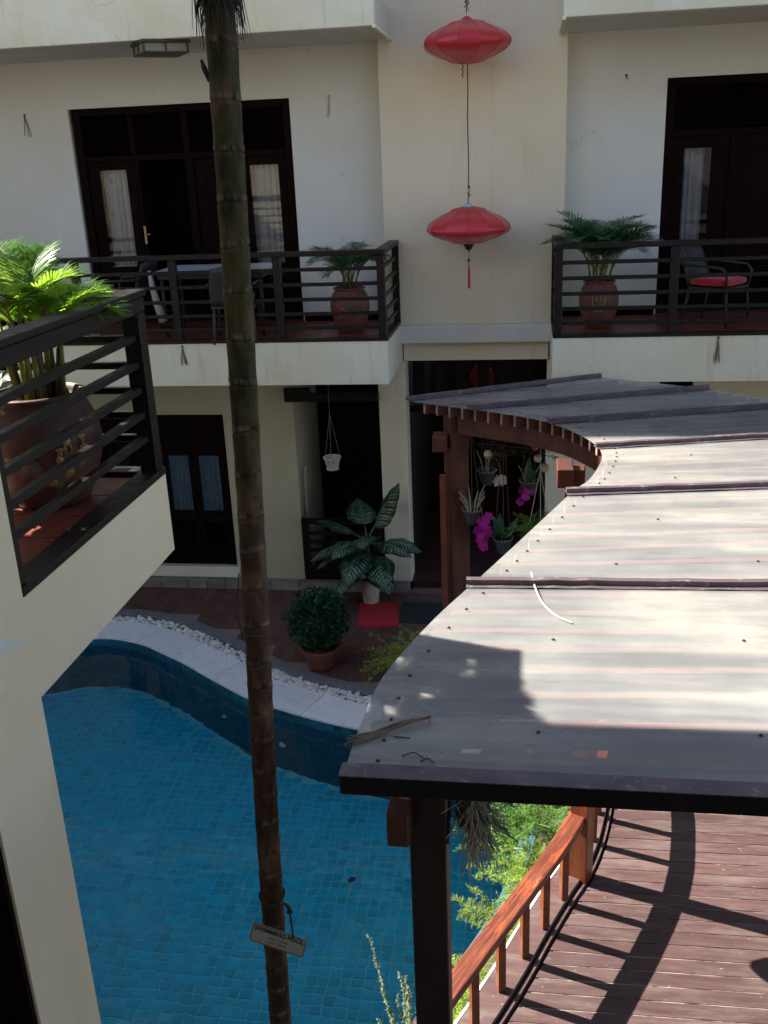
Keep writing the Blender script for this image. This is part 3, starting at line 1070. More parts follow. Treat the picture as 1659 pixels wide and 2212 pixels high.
# ---- ground floor of the far building
YG = 12.08
GL0, GL1 = -5.85, -3.99
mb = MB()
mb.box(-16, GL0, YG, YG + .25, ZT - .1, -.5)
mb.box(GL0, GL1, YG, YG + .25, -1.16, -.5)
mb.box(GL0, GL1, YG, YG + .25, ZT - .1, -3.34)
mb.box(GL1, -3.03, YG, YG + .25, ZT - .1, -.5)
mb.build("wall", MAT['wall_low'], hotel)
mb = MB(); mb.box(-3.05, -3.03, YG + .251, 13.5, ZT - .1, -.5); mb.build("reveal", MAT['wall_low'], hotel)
mb = MB(); mb.box(-1.90, -1.545, YP, YP + .35, -3.53, -.5); mb.build("pier", MAT['wall'], hotel, bevel=.012, seg=2)
mb = MB(); mb.box(-1.91, -1.53, YP - .01, YP + .3, ZT - .05, -3.53); mb.build("plinth", MAT['wood_dark'], hotel)
mb = MB(); mb.box(.235, 1.6, YP, YP + .3, ZT - .1, -.5); mb.box(2.0, 9, YP, YP + .3, ZT - .1, -.5); mb.box(1.6, 2.0, YP, YP + .3, ZT - .1, -3.0)
mb.build("wall", MAT['wall'], hotel)
mb = MB(); mb.box(1.6, 2.0, YP + .1, YP + .14, -3.0, -.5); mb.build("dark_panel", MAT['door'], hotel)
# dark rooms: store alcove and lobby
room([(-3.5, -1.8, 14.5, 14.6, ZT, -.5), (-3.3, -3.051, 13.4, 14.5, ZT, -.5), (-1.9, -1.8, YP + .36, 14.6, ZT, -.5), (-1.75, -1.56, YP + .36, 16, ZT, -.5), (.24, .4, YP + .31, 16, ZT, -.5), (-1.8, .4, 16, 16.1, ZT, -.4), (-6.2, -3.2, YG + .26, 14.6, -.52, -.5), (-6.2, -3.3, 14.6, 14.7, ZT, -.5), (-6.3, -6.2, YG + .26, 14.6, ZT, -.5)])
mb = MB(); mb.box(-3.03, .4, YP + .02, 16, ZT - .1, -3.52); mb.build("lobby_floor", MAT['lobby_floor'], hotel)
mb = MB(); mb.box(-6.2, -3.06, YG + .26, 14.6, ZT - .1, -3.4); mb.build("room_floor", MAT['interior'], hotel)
# lobby: dark timber posts and panelled transom
tr_ = part_empty("lobby_screen", hotel, (-.65, 12.5, -1))
for k in range(7):
    x = -1.5 + k * .28
    m = MB(); m.box(x, x + .16, 12.55, 12.6, -1.15, -.5); m.build("panel", MAT['wood_dark'], tr_, bevel=.004)
m = MB(); m.box(-1.55, .24, 12.52, 12.63, -1.25, -1.16); m.build("rail", MAT['wood_dark'], tr_)
# stone plinth blocks along the foot of the wall
pl = part_empty("stone_base", hotel, (-4, 11.95, ZT))
x = -6.6
while x < -1.6:
    wd = rnd.uniform(.26, .42)
    x2 = min(x + wd, -1.56)
    m = MB(); m.box(x, x2 - .006, 11.945 + rnd.uniform(0, .012), YG - .002, ZT - .02, -3.505 + rnd.uniform(-.004, .004)); m.build("stone", MAT['stone_base'], pl, bevel=.006)
    x = x2
m = MB(); m.box(GL0 - .05, GL1 + .03, YG - .03, YG - .002, -3.50, -3.345); m.build("sill", MAT['fascia'], hotel, bevel=.006)
# lower door
ld = part_empty("door", hotel, (GL0, YG, -3.34))
m = MB(); m.box(GL0, GL0 + .09, YG + .06, YG + .2, -3.34, -1.16); m.box(GL1 - .09, GL1, YG + .06, YG + .2, -3.34, -1.16)
m.box(GL0 + .09, GL1 - .09, YG + .062, YG + .198, -1.25, -1.16); m.box(GL0 + .09, GL1 - .09, YG + .062, YG + .198, -3.34, -3.29)
m.build("frame", MAT['door'], ld, bevel=.004)
xs = [GL0 + .09, -5.35, -4.94, -4.51, GL1 - .09]
for k in range(4):
    a, b = xs[k] + .003, xs[k + 1] - .003
    leaf(hotel, a, b, YG + .1, -3.29, -1.25, (a + .07, b - .06, -2.56, -1.76))
curtain(-4.47, -4.1, YG + .24, -2.75, -1.6, "shade-darkened curtain in the right leaf of the ground floor door behind the trunk", mat='curtain_shaded')
curtain(-4.9, -4.58, YG + .24, -2.75, -1.6, "shade-darkened curtain in the ground floor door beside the near balcony corner", mat='curtain_shaded')
# gate across the store alcove
gate = thing("slatted_gate", (-2.45, 12.05, -3.5), "low dark timber gate with slats behind the variegated plant", "gate")
m = MB(); m.box(-3.02, -2.93, 12.02, 12.08, -3.49, -2.6); m.build("post", MAT['wood_dark'], gate, bevel=.004)
m = MB(); m.box(-2.02, -1.93, 12.02, 12.08, -3.49, -2.6); m.build("post", MAT['wood_dark'], gate, bevel=.004)
m = MB(); m.box(-2.93, -2.02, 12.025, 12.075, -2.68, -2.6); m.build("top_rail", MAT['wood_dark'], gate, bevel=.004)
for k in range(6):
    z = -2.80 - k * .125
    m = MB(); m.box(-2.93, -2.02, 12.03, 12.07, z - .035, z + .012); m.build("slat", MAT['wood_dark'], gate, bevel=.003)
m = MB(); m.box(-2.62, -2.55, 12.02, 12.08, -3.45, -2.68); m.build("stile", MAT['wood_dark'], gate, bevel=.003)
m = MB(); m.box(-3.12, -1.9, 12.0, 12.12, -.98, -.88); m.box(-3.12, -2.78, 12.0, 12.07, -.88, -.8)
m.build("alcove_beam", MAT['wood_dark'], hotel, bevel=.004)
q = MB(); q.tube([(-2.98, 12.25, -3.5), (-2.98, 12.25, -2.0), (-2.96, 12.26, -1.94)], .022, 10)
tag(q.build("drain_pipe", MAT['pipe'], smooth=True), "thin pale drain pipe on the shaded alcove wall", "pipe")
# soil stains / wire tufts on fascia and walls
def tuft(x, y, z, n, ln, label, mat, spread=.03):
    m = MB()
    for k in range(n):
        a = rnd.uniform(-1, 1) * spread
        pts = [(x, y - .006, z)]
        for j in range(1, 6):
            t = j / 5
            pts.append((x + a * t + rnd.uniform(-.004, .004), y - .008 - rnd.uniform(0, .012), z - ln * t * rnd.uniform(.8, 1)))
        m.tube(pts, .0035, 5)
    m.lathe([(.010, -.012), (.014, 0), (.008, .012)], 8, (x, y - .008, z))
    tag(m.build("wire_tuft", mat), label, "wire")
tuft(-6.26, YW, 2.62, 3, .26, "thin dry wire hanging from the wall left of the left balcony door", MAT['wire'], .07)
tuft(-2.38, YW, 2.66, 3, .28, "twisted wire hanging from the wall right of the left balcony door", MAT['rope'])
tuft(1.07, YW, 2.71, 2, .05, "dark knot of wire on the wall left of the right balcony door", MAT['wire'])
tuft(-3.99, YB, -.03, 7, .24, "dry rooty tuft growing on the left balcony fascia", MAT['dryfrond'], .045)
tuft(2.02, YB, -.02, 7, .30, "dry rooty tuft growing on the right balcony fascia", MAT['dryfrond'], .035)

# ---- wing added out of frame to keep the sun off the pool
lw = thing("left_shade_wing", (-10, 7, ZT), "unseen cream two storey wing added beyond the left edge to shade the pool", "building")
mb = MB(); mb.box(-12.5, -9.3, 3.3, 10.6, ZT - 1, 3.4); mb.build("wall", MAT['wall'], lw)
mb = MB(); mb.box(-12.8, -9.0, 3.0, 10.7, 3.4, 3.62); mb.build("roof_slab", MAT['fascia'], lw)

# ================================================================== NEAR BUILDING
near = thing("near_building", (-3, 2, ZT), "sand coloured corner of the near wing carrying a railed balcony on the left", "building")
NX, NY0, NY1, NZ0, NZ1 = -2.0, 3.31, 4.95, -.135, .335
mb = MB()
mb.box(-6.5, NX, -1.8, NY0, NZ0, 6.6)
mb.build("wall", MAT['wall_near'], near)
mb = MB(); mb.box(-2.45, NX, 2.86, NY0, ZT - .1, NZ0); mb.build("pillar", MAT['wall_near'], near)
mb = MB(); mb.box(-6.5, NX, NY0, NY1, NZ0, NZ1 - .012); mb.build("balcony_slab", MAT['wall_near'], near)
mb = MB(); mb.box(-6.5, NX - .09, NY0 + .002, NY1 - .09, NZ1 - .012, NZ1 - .006)
nf = mb.build("balcony_floor", MAT['balc_grout'], near)
q = MB(); q.box(.004, .296, .004, .296, 0, .006); nbt = q.mesh("balcony_tile", MAT['balc_tile'])
for i in range(6):
    for j in range(5):
        inst("tile", nbt, nf, Matrix.Translation((-2.09 - (i + 1) * .3, NY0 + .02 + j * .3, NZ1 - .006)))
mb = MB(); mb.box(-6.5, NX, 1.3, 4.98, 3.25, 3.5); mb.build("upper_slab", MAT['wall_near'], near)
mb = MB(); mb.box(-6.5, -3.2, -1.7, 2.2, ZT - .1, NZ0 - .003); mb.build("ground_floor_wall", MAT['interior'], near)  # near-black walls carry the shade under the building in their colour
mb = MB(); mb.box(-6.5, -3.0, 2.2, 2.86, ZT - .1, NZ0 - .003); mb.build("ground_floor_wall", MAT['interior'], near)
mb = MB(); mb.box(-2.0, 9, -2.1, -1.8, ZT, 8.2); mb.build("rear_wall", MAT['stone_base'], near)  # unseen; made tall and grey to limit sky and bounce light
mb = MB(); mb.box(-2.0, 6, -1.8, .9, 0, .3); mb.build("standing_slab", MAT['wall_near'], near)
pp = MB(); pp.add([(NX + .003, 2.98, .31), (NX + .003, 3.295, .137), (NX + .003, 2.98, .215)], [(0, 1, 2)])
pp.build("lit_ledge_patch", MAT['ledge'], near)  # flat pale triangle whose colour stands for a ledge lit by the sky
mb = MB(); mb.box(-2.6, NX - .012, 2.835, 2.858, ZT, NZ0); mb.build("dark_panel", MAT['door'], near)  # dark panel added over the pillar face where the void lies in shade
# near balcony railing: long side faces the court at X = NX, short front at Y = NY1
nr = part_empty("balcony_railing", near, (NX, NY1, NZ1))
top = NZ1 + 1.0
m = MB(); m.box(NX - .105, NX + .012, NY0 + .002, NY1 + .012, top - .035, top); m.build("handrail", MAT['rail'], nr, bevel=.008, seg=2)
m = MB(); m.box(NX - .095, NX - .002, NY0 + .003, NY1, top - .115, top - .036); m.build("top_rail", MAT['rail'], nr, bevel=.005)
m = MB(); m.box(-6.5, NX - .106, NY1 - .105, NY1 + .011, top - .036, top - .001); m.build("handrail", MAT['rail'], nr, bevel=.008, seg=2)
m = MB(); m.box(-6.5, NX - .106, NY1 - .095, NY1 - .002, top - .116, top - .037); m.build("top_rail", MAT['rail'], nr, bevel=.005)
m = MB(); m.box(NX - .115, NX + .006, NY0 + .003, NY1 + .006, NZ1 - .013, NZ1 + .028); m.build("bottom_rail", MAT['rail'], nr, bevel=.005)
m = MB(); m.box(-6.5, NX - .1155, NY1 - .105, NY1 + .005, NZ1 - .013, NZ1 + .027); m.build("bottom_rail", MAT['rail'], nr, bevel=.005)
m = MB(); m.box(NX - .10, NX - .004, NY1 - .10, NY1 - .004, NZ1 + .028, top - .116); m.build("post", MAT['rail'], nr, bevel=.006, seg=2)
m = MB(); m.box(NX - .09, NX - .01, NY0 + .004, NY0 + .06, NZ1 + .028, top - .116); m.build("post", MAT['rail'], nr, bevel=.005)
for b in (.765, .625, .49, .355, .225):
    z = NZ1 + b
    m = MB(); m.box(NX - .075, NX - .03, NY0 + .06, NY1 - .10, z - .024, z + .012); m.build("bar", MAT['rail'], nr, bevel=.004)
    m = MB(); m.box(-6.5, NX - .10, NY1 - .075, NY1 - .03, z - .034, z + .002); m.build("bar", MAT['rail'], nr, bevel=.004)
for x in (-3.4, -4.8):
    m = MB(); m.box(x - .05, x + .05, NY1 - .1, NY1 - .004, NZ1 + .028, top - .116); m.build("post", MAT['rail'], nr, bevel=.005)

# ================================================================== ROOFED BRIDGE
# ---- pergola roof
ZR = -.40
Lk = [(-.72, 3.28), (-.71, 3.62), (-.67, 4.05), (-.50, 4.63), (-.31, 5.13), (-.05, 5.81), (.31, 6.76), (.46, 7.08), (.565, 7.48), (.60, 7.78), (.555, 8.10),
      (.40, 8.46), (.21, 8.75), (-.10, 9.02), (-.54, 9.28), (-1.19, 9.64)]
left = cr(Lk, 6)
keyL = [0, 4 * 6, 6 * 6, 10 * 6 - 3, 12 * 6, 14 * 6, 15 * 6]
Rk = [(1.75, 3.28), (2.05, 5.2), (2.72, 7.08), (2.95, 8.45), (2.5, 9.34), (1.81, 10.06), (.79, 10.66)]
right = cr(Rk, 12)
keyR = [12 * k for k in range(7)]


def right_at(s):
    """point of the right edge that pairs with index s of the left edge"""
    for k in range(6):
        if keyL[k] <= s <= keyL[k + 1]:
            u = (s - keyL[k]) / (keyL[k + 1] - keyL[k])
            x = keyR[k] + u * 12
            i = min(int(x), len(right) - 2)
            return right[i].lerp(right[i + 1], x - i)


def left_at(s):
    i = min(int(s), len(left) - 2)
    return left[i].lerp(left[i + 1], s - i)


perg = thing("pergola", (.6, 6.5, ZD), "curved timber pergola with translucent roof sheets over the bridge", "pergola")
for k in range(6):
    a, b = keyL[k], keyL[k + 1]
    sl = [a + (b - a) * j / 18 for j in range(19)]
    pl_ = [left_at(s) for s in sl]
    pr_ = [right_at(s) for s in sl]
    m = MB(); m.prism([(p[0], p[1]) for p in pl_] + [(p[0], p[1]) for p in pr_[::-1]], ZR - .008 - .003 * (k % 2), ZR - .003 * (k % 2))
    sh = m.build("roof_sheet", MAT['sheet'], perg)
    # screws along the curved edge and along mid lines
    scs = MB()
    pts = [(p.lerp(q_, .05)) for p, q_ in zip(pl_[1:-1:2], pr_[1:-1:2])]
    for u in (.3, .68):
        for s in (4, 12):
            pts.append(pl_[s].lerp(pr_[s], u + rnd.uniform(-.03, .03)))
    for p in pts:
        scs.lathe([(.0095, 0), (.0095, .003), (.005, .004), (.005, .008), (.003, .009)], 8, (p[0], p[1], ZR - .003 * (k % 2)))
    tag(scs.build("screws", MAT['screw'], sh), None, kind="stuff")
# flashing battens across the joints
for k in range(1, 7):
    p, q_ = left_at(keyL[k]), right_at(keyL[k])
    d = (q_ - p).normalized()
    p = p - d * .03
    nn = Vector((-d.y, d.x))
    if k == 6:
        p, q_ = p + nn * .02, q_ + nn * .02
    prof = [(-.055, .002), (-.05, .008), (-.022, .012), (-.020, .040), (.020, .042), (.022, .012), (.05, .008), (.055, .002)]
    m = MB()
    nseg = 24
    vs = []
    for j in range(nseg + 1):
        c = p.lerp(q_, j / nseg)
        wob = rnd.uniform(-.003, .003)
        vs += [(c.x + nn.x * u, c.y + nn.y * u, ZR + max(.001, h + (wob if 0 < i_ < 7 else (abs(wob) * 2.5)))) for i_, (u, h) in enumerate(prof)]
    fs = [tuple(range(7, -1, -1)), tuple(nseg * 8 + i_ for i_ in range(8))]
    for j in range(nseg):
        for i_ in range(7):
            fs.append((j * 8 + i_, j * 8 + i_ + 1, j * 8 + 9 + i_, j * 8 + 8 + i_))
        fs.append((j * 8 + 7, j * 8, j * 8 + 8, j * 8 + 15))
    m.add(vs, fs)
    m.build("batten", MAT['batten'], perg)
# front fascia
m = MB(); m.box(-.735, 1.78, 3.235, 3.275, ZR - .085, ZR + .003); m.build("front_board", MAT['fascia_board'], perg, bevel=.004)
m = MB(); m.box(-.737, 1.782, 3.232, 3.325, ZR + .0035, ZR + .0075); m.build("front_flashing", MAT['batten'], perg)
# rafters, close-set, ends showing under the curved edge
S_ = []
acc_ = 0
for i_ in range(len(left) - 1):
    S_.append((acc_, i_)); acc_ += (left[i_ + 1] - left[i_]).length
s_at = .14
while s_at < acc_:
    for j in range(len(S_)):
        if S_[j][0] <= s_at and (j == len(S_) - 1 or S_[j + 1][0] > s_at):
            ln_ = (left[S_[j][1] + 1] - left[S_[j][1]]).length
            s = S_[j][1] + (s_at - S_[j][0]) / ln_
            break
    p, q_ = left_at(s), right_at(s)
    d = (q_ - p).normalized()
    m = MB(); m.bar((p.x + d.x * .045, p.y + d.y * .045, ZR - .072), (q_.x - d.x * .03, q_.y - d.y * .03, ZR - .072), .045, .11)
    r_ = m.build("rafter", MAT['redwood'], perg, bevel=.003)
    m = MB(); m.bar((p.x + d.x * .045, p.y + d.y * .045, ZR - .0145), (q_.x - d.x * .03, q_.y - d.y * .03, ZR - .0145), .05, .005)
    m.build("rafter_stripe", MAT['rafter'], r_)  # added pale strip that makes the rafter show pink through the sheet
    m = MB(); m.bar((p.x + d.x * .036, p.y + d.y * .036, ZR - .072), (p.x + d.x * .0445, p.y + d.y * .0445, ZR - .072), .041, .106)
    m.build("end_face", MAT['rafter_end'], r_)
    s_at += .235 if p.y < 7.9 else .15
# curved side beams carrying the rafters (a pair either side of the posts)
for d in (-.125, -.36):
    c = offset(left, d)[10:-4]
    a, b = offset(c, .035), offset(c, -.035)
    m = MB(); m.ribbon(a, b, ZR - .31, ZR - .128); m.build("side_beam", MAT['redwood'], perg, bevel=.005)
cR = offset(right, .3)[2:-3]
m = MB(); m.ribbon(offset(cR, .04), offset(cR, -.04), ZR - .29, ZR - .128); m.build("side_beam", MAT['redwood'], perg, bevel=.005)
# posts
def post(x, y, w_, mat, z0=ZD - .5, rot=0):
    m = MB(); m.box(-w_ / 2, w_ / 2, -w_ / 2, w_ / 2, z0, ZR - .129)
    return m.build("post", mat, perg, bevel=.006, mtx=Matrix.Translation((x, y, 0)) @ Matrix.Rotation(rot, 4, 'Z'))
post(-.425, 3.66, .165, MAT['post_near'])
post(-.725, 9.62, .20, MAT['redwood'], rot=.45)
post(.395, 7.82, .16, MAT['redwood'], rot=-.1)
post(.43, 6.10, .14, MAT['amber_post'], rot=-.45)
post(1.55, 3.7, .165, MAT['post_near'])
post(2.55, 8.2, .17, MAT['redwood'])
# stub ends of the cross ties beside the posts
for (x0, x1, y0, y1, z0, z1) in ((-.95, -.80, 9.40, 9.62, -.88, -.72), (.24, .37, 7.55, 7.86, -.63, -.47), (-.588, -.492, 3.45, 4.3, -.905, -.735)):
    m = MB(); m.box(x0, x1, y0, y1, z0, z1); m.build("tie_end", MAT['redwood'], perg, bevel=.006)
# pale strip of timber fixed to the far post
m = MB(); m.bar((-.86, 9.5, -3.5), (-.86, 9.5, -1.15), .06, .05, (0, 1, 0)); m.build("post_strip", MAT['baluster'], perg, bevel=.004)

# ---- deck
Ck = [(-.62, 3.6), (-.42, 4.05), (-.2, 4.5), (-.05, 4.81), (.08, 5.10), (.21, 5.42), (.39, 5.83), (.52, 6.10), (.64, 6.46), (.73, 6.87), (.77, 7.2), (.74, 7.6), (.62, 8.0), (.3, 8.6), (-.2, 9.1), (-.9, 9.55)]
curb = cr(Ck, 8)
bridge = thing("bridge_deck", (1.2, 6, ZD), "worn brown timber deck of the curved bridge, lit by the sun", "deck")
m = MB(); m.ribbon(offset(curb, -.03), [Vector((3.0, p[1])) for p in curb], ZD - .10, ZD - .0045); m.build("joists", MAT['deck_joint'], bridge)


def curb_x(y):
    for p, q_ in zip(curb, curb[1:]):
        if p[1] <= y <= q_[1]:
            return p[0] + (q_[0] - p[0]) * (y - p[1]) / max(1e-6, q_[1] - p[1])
    return curb[-1][0]


PW = .1235
y = 3.75
while y < 9.4:
    a, b = curb_x(y), curb_x(y + PW)
    x1 = 2.9
    tilt = .012
    z1 = ZD + rnd.uniform(-.0015, .0015)
    gp = rnd.uniform(.005, .010)
    m = MB()
    # split boards now and then so that butt joints show
    m.prism([(a + .005, y), (x1, y + tilt * (x1 - a)), (x1, y + PW - gp + tilt * (x1 - a)), (b + .005, y + PW - gp)], z1 - .004, z1)
    m.build("plank", MAT['plank'], bridge, bevel=.0016)
    y += PW
# grooved kerb and edge board carrying the balusters
m = MB(); m.ribbon(offset(curb, .042), offset(curb, .014), ZD - .08, ZD + .018); m.build("kerb", MAT['plank'], bridge, bevel=.003)
m = MB(); m.ribbon(offset(curb, .245), offset(curb, .055), ZD - .02, ZD + .045); m.build("edge_board", MAT['plank'], bridge, bevel=.005)
m = MB(); m.ribbon(offset(curb, .262), offset(curb, .246), ZD - .35, ZD + .047); m.build("edge_trim", MAT['coping'], bridge)
# supports
for (x, y_) in ((.0, 5.2), (.6, 6.6), (.5, 8.1), (2.6, 5), (2.6, 7.5)):
    m = MB(); m.box(x, x + .16, y_, y_ + .16, ZF, ZD - .1); m.build("support", MAT['post_near'], bridge)

rail = thing("bridge_railing", (.1, 5.5, ZD), "curved varnished handrail with square balusters beside the pool", "railing")
Bk = [(-.66, 3.82), (-.45, 4.30), (-.29, 4.63), (-.135, 4.94), (.015, 5.24), (.155, 5.52), (.30, 5.83), (.40, 6.08)]
bl = cr(Bk, 8)
hz = ZD + .045
m = MB(); m.ribbon(offset(bl, .062), offset(bl, -.062), hz + .50, hz + .565); m.build("handrail", MAT['handrail'], rail, bevel=.008, seg=2)
m = MB(); m.ribbon(offset(bl, .04), offset(bl, -.04), hz + .472, hz + .499); m.build("under_rail", MAT['handrail'], rail, bevel=.004)
def baluster(x, y_, ang):
    m = MB(); m.box(-.026, .026, -.026, .026, 0, .474)
    m.build("baluster", MAT['baluster'], rail, bevel=.003, mtx=Matrix.Translation((x, y_, hz)) @ Matrix.Rotation(ang, 4, 'Z'))
for (x, y_) in ((-.60, 3.97), (-.445, 4.30), (-.29, 4.63), (-.135, 4.94), (.015, 5.24), (.155, 5.52), (.295, 5.82)):
    baluster(x, y_, -1.1)
Bk2 = [(.45, 6.16), (.535, 6.46), (.605, 6.85), (.64, 7.2), (.615, 7.6), (.51, 7.95), (.22, 8.5), (-.25, 8.97)]
bl2 = cr(Bk2, 8)
m = MB(); m.ribbon(offset(bl2, .062), offset(bl2, -.062), hz + .50, hz + .565); m.build("handrail", MAT['handrail'], rail, bevel=.008, seg=2)
for p in resample(bl2, .33)[1:-1]:
    baluster(p[0], p[1], -1.3)

# ================================================================== OBJECTS
# ---- silk lanterns
def lantern(x, y, z0, z1, R, label, tassel, rot, squash=.5):
    h = z1 - z0
    zm = z0 + h * squash
    t = thing("silk_lantern", (x, y, z0), label, "lantern", "red silk lanterns on one cord")
    # profile: flattened spindle
    prof = []
    n = 18
    for k in range(n + 1):
        a = k / n
        if a < .5:
            u = a * 2; z = z0 + (zm - z0) * u; r = .06 + (R - .06) * (1 - (1 - u) ** 2.0)
        else:
            u = (1 - a) * 2; z = z1 - (z1 - zm) * u; r = .06 + (R - .06) * (1 - (1 - u) ** 2.0)
        prof.append((r, z))
    # round the rim
    pr = []
    for k, (r, z) in enumerate(prof):
        nb = prof[max(0, k - 2):k + 3]
        pr.append((sum(q[0] for q in nb) / len(nb), z))
    pr[0], pr[-1] = prof[0], prof[-1]
    NG = 12
    m = MB(); vs = []; fs = []
    ns = 8
    for r, z in pr:
        for k in range(ns + 1):
            a = -pi / NG + 2 * pi / NG * k / ns
            rr = r * (1 - .022 * sin(pi * k / ns) * min(1, r / R * 1.3))
            vs.append((rr * cos(a), rr * sin(a), z))
    for i in range(len(pr) - 1):
        for k in range(ns):
            fs.append((i * (ns + 1) + k, i * (ns + 1) + k + 1, (i + 1) * (ns + 1) + k + 1, (i + 1) * (ns + 1) + k))
    m.add(vs, fs)
    gore = m.mesh("gore", MAT['silk'], True)
    rm = MB(); rm.tube([(r * cos(pi / NG) + .002, r * sin(pi / NG), z) for r, z in pr], .0035, 6)
    rib = rm.mesh("rib", MAT['silk'], True)
    for k in range(NG):
        mt = Matrix.Translation((x, y, 0)) @ Matrix.Rotation(rot + 2 * pi * k / NG, 4, 'Z')
        inst("gore", gore, t, mt)
        inst("rib", rib, t, mt)
    m = MB(); m.lathe([(.06, z1 - .004), (.062, z1 + .006), (.03, z1 + .03), (.012, z1 + .04)], 20, (x, y, 0))
    m.build("cap", MAT['cap_blue'] if tassel else MAT['silk'], t, True)
    m = MB(); m.lathe([(.035, z0 - .006), (.062, z0 - .002), (.062, z0 + .006)], 20, (x, y, 0)); m.build("rim", MAT['silk'], t, True)
    if tassel:
        m = MB(); m.lathe([(.03, -.065), (.04, -.055), (.04, -.03), (.058, -.028), (.058, -.006), (.03, 0)], 18, (x, y, z0)); m.build("finial", MAT['black_wood'], t, True)
        m = MB(); m.lathe([(.004, -.09), (.012, -.085), (.012, -.065), (.004, -.06)], 10, (x, y, z0)); m.tube([(x, y, z0 - .05), (x, y, z0 - .19)], .0025, 5)
        m.lathe([(.004, -.205), (.016, -.195), (.018, -.185), (.012, -.17), (.004, -.165)], 12, (x, y, z0)); m.build("bead", MAT['black_wood'], t, True)
        m = MB()
        for k in range(16):
            a = k * 2.4; r = .004 + .012 * (k / 16)
            m.tube([(x, y, z0 - .2), (x + r * cos(a) * .8, y + r * sin(a) * .8, z0 - .3), (x + r * cos(a), y + r * sin(a), z0 - .49 - rnd.uniform(0, .02))], .0035, 5)
        m.build("tassel", MAT['silk'], t)
    else:
        m = MB()
        m.tube([(x - .05, y, z0 + .01)] + [(x - .05 + .008 * sin(k * 1.5), y, z0 - .01 - .014 * k) for k in range(10)], .007, 6); m.build("loose_cord", MAT['wire'], t)
    return t


LXp, LYp = -.688, 11.59
lantern(LXp, LYp, 2.862, 3.288, .49, "upper red silk lantern, without a tassel, hanging in front of the pier", False, .12, .47)
lantern(LXp - .005, LYp, .970, 1.38, .488, "lower red silk lantern with a long red tassel hanging in front of the pier", True, pi / 12 + .02, .40)
m = MB()
m.tube([(LXp, LYp, 5.6), (LXp + .005, LYp, 4.4), (LXp, LYp, 3.6), (LXp - .004, LYp, 3.35)], .006, 6)
for k in range(10):
    a = rnd.uniform(0, 6.3); z = 3.40 + rnd.uniform(-.02, .09)
    m.tube([(LXp, LYp, z), (LXp + .03 * cos(a), LYp + .02 * sin(a), z + rnd.uniform(-.02, .03)), (LXp + .012 * sin(a), LYp, z + .03)], .004, 5)
m.tube([(LXp, LYp, 2.88), (LXp + .004, LYp, 2.6), (LXp - .004, LYp, 2.3), (LXp + .003, LYp, 1.9), (LXp, LYp, 1.6), (LXp + .006, LYp, 1.53), (LXp - .006, LYp, 1.46), (LXp - .005, LYp, 1.41)], .007, 6)
for k in range(8):
    a = rnd.uniform(0, 6.3); z = 1.52 + rnd.uniform(-.04, .07)
    m.tube([(LXp, LYp, z), (LXp + .022 * cos(a), LYp + .02 * sin(a), z + rnd.uniform(-.02, .03)), (LXp + .01 * sin(a), LYp, z + .03)], .004, 5)
tag(m.build("lantern_cord", MAT['wire']), "dark knotted cord the two red lanterns hang on", "cord")

# ---- ringed palm trunk in front
def trunk_pts(z):
    t = (z + 3.62) / 6.2
    return (-1.225 + .155 * t - .02 * sin(t * 5), 3.60 + .02 * sin(t * 4))
palm = thing("palm_tree", (-1.2, 3.6, ZT), "tall slender ringed palm trunk standing in front of the pool", "palm tree")
m = MB()
z = ZT - .02
rows = []
rng = random.Random(3)
while z < 4.6:
    sp = rng.uniform(.15, .19) if z > -.2 else rng.uniform(.11, .16)
    r0 = .0535 + (.004 if z < -2.5 else 0)
    ph, am = rng.uniform(0, 6.3), rng.uniform(.004, .010)
    rows += [(z, r0 - .0018, .0, ph, am), (z + .004, r0 - .0012, .0, ph, am), (z + .007, r0 + .0022, 1, ph, am), (z + .020, r0 + .0016, 1, ph, am), (z + .030, r0 + .0, .3, ph, am), (z + sp * .5, r0 - .0005, 0, ph, am), (z + sp - .012, r0 + .0012, .2, ph, am), (z + sp - .004, r0 + .0024, .35, ph, am)]
    z += sp
n = 24
vs = []; fs = []; vals = []
for (zz, r, v, ph, am) in rows:
    cx, cy = trunk_pts(zz)
    for k in range(n):
        a = 2 * pi * k / n
        rr = r * (1 + .02 * sin(3 * a + zz * 3) + rng.uniform(-.012, .012))
        vs.append((cx + rr * cos(a), cy + rr * sin(a), zz + am * sin(a + ph)))
for i in range(len(rows) - 1):
    for k in range(n):
        fs.append((i * n + k, i * n + (k + 1) % n, (i + 1) * n + (k + 1) % n, (i + 1) * n + k))
        vals.append((rows[i][2] + rows[i + 1][2]) / 2)
m.v = vs; m.f = fs; m.val = vals
m.build("trunk", MAT['trunk'], palm, True, fix=False)
# hanging fibre skirt under the crown
m = MB()
for k in range(170):
    a = rng.uniform(0, 6.3)
    cx, cy = trunk_pts(2.5)
    z0 = rng.uniform(2.42, 2.64)
    ln = rng.uniform(.06, .16) if z0 < 2.48 else rng.uniform(.1, .22)
    o = rng.uniform(.052, .064)
    sw = rng.uniform(.0, .035)
    p0 = Vector((cx + o * cos(a), cy + o * sin(a), z0))
    p3 = Vector((cx + (o + sw) * cos(a + rng.uniform(-.4, .4)), cy + (o + sw) * sin(a), z0 - ln))
    mid = p0.lerp(p3, .4) + Vector((cos(a) * .012, sin(a) * .012, 0))
    m.tube([p0, mid, p3 + Vector((rng.uniform(-.008, .008), 0, 0))], [.0022, .0018, .0009], 3, False)
tag(m.build("fibre_skirt", MAT['fibre'], palm), None, kind="stuff")
m = MB(); m.lathe([(.055, 2.42), (.060, 2.46), (.068, 2.58), (.085, 3.0), (.09, 3.6), (.06, 4.6)], 20, (trunk_pts(2.5)[0], trunk_pts(2.5)[1], 0)); m.build("crown_shaft", MAT['fibre'], palm, True)
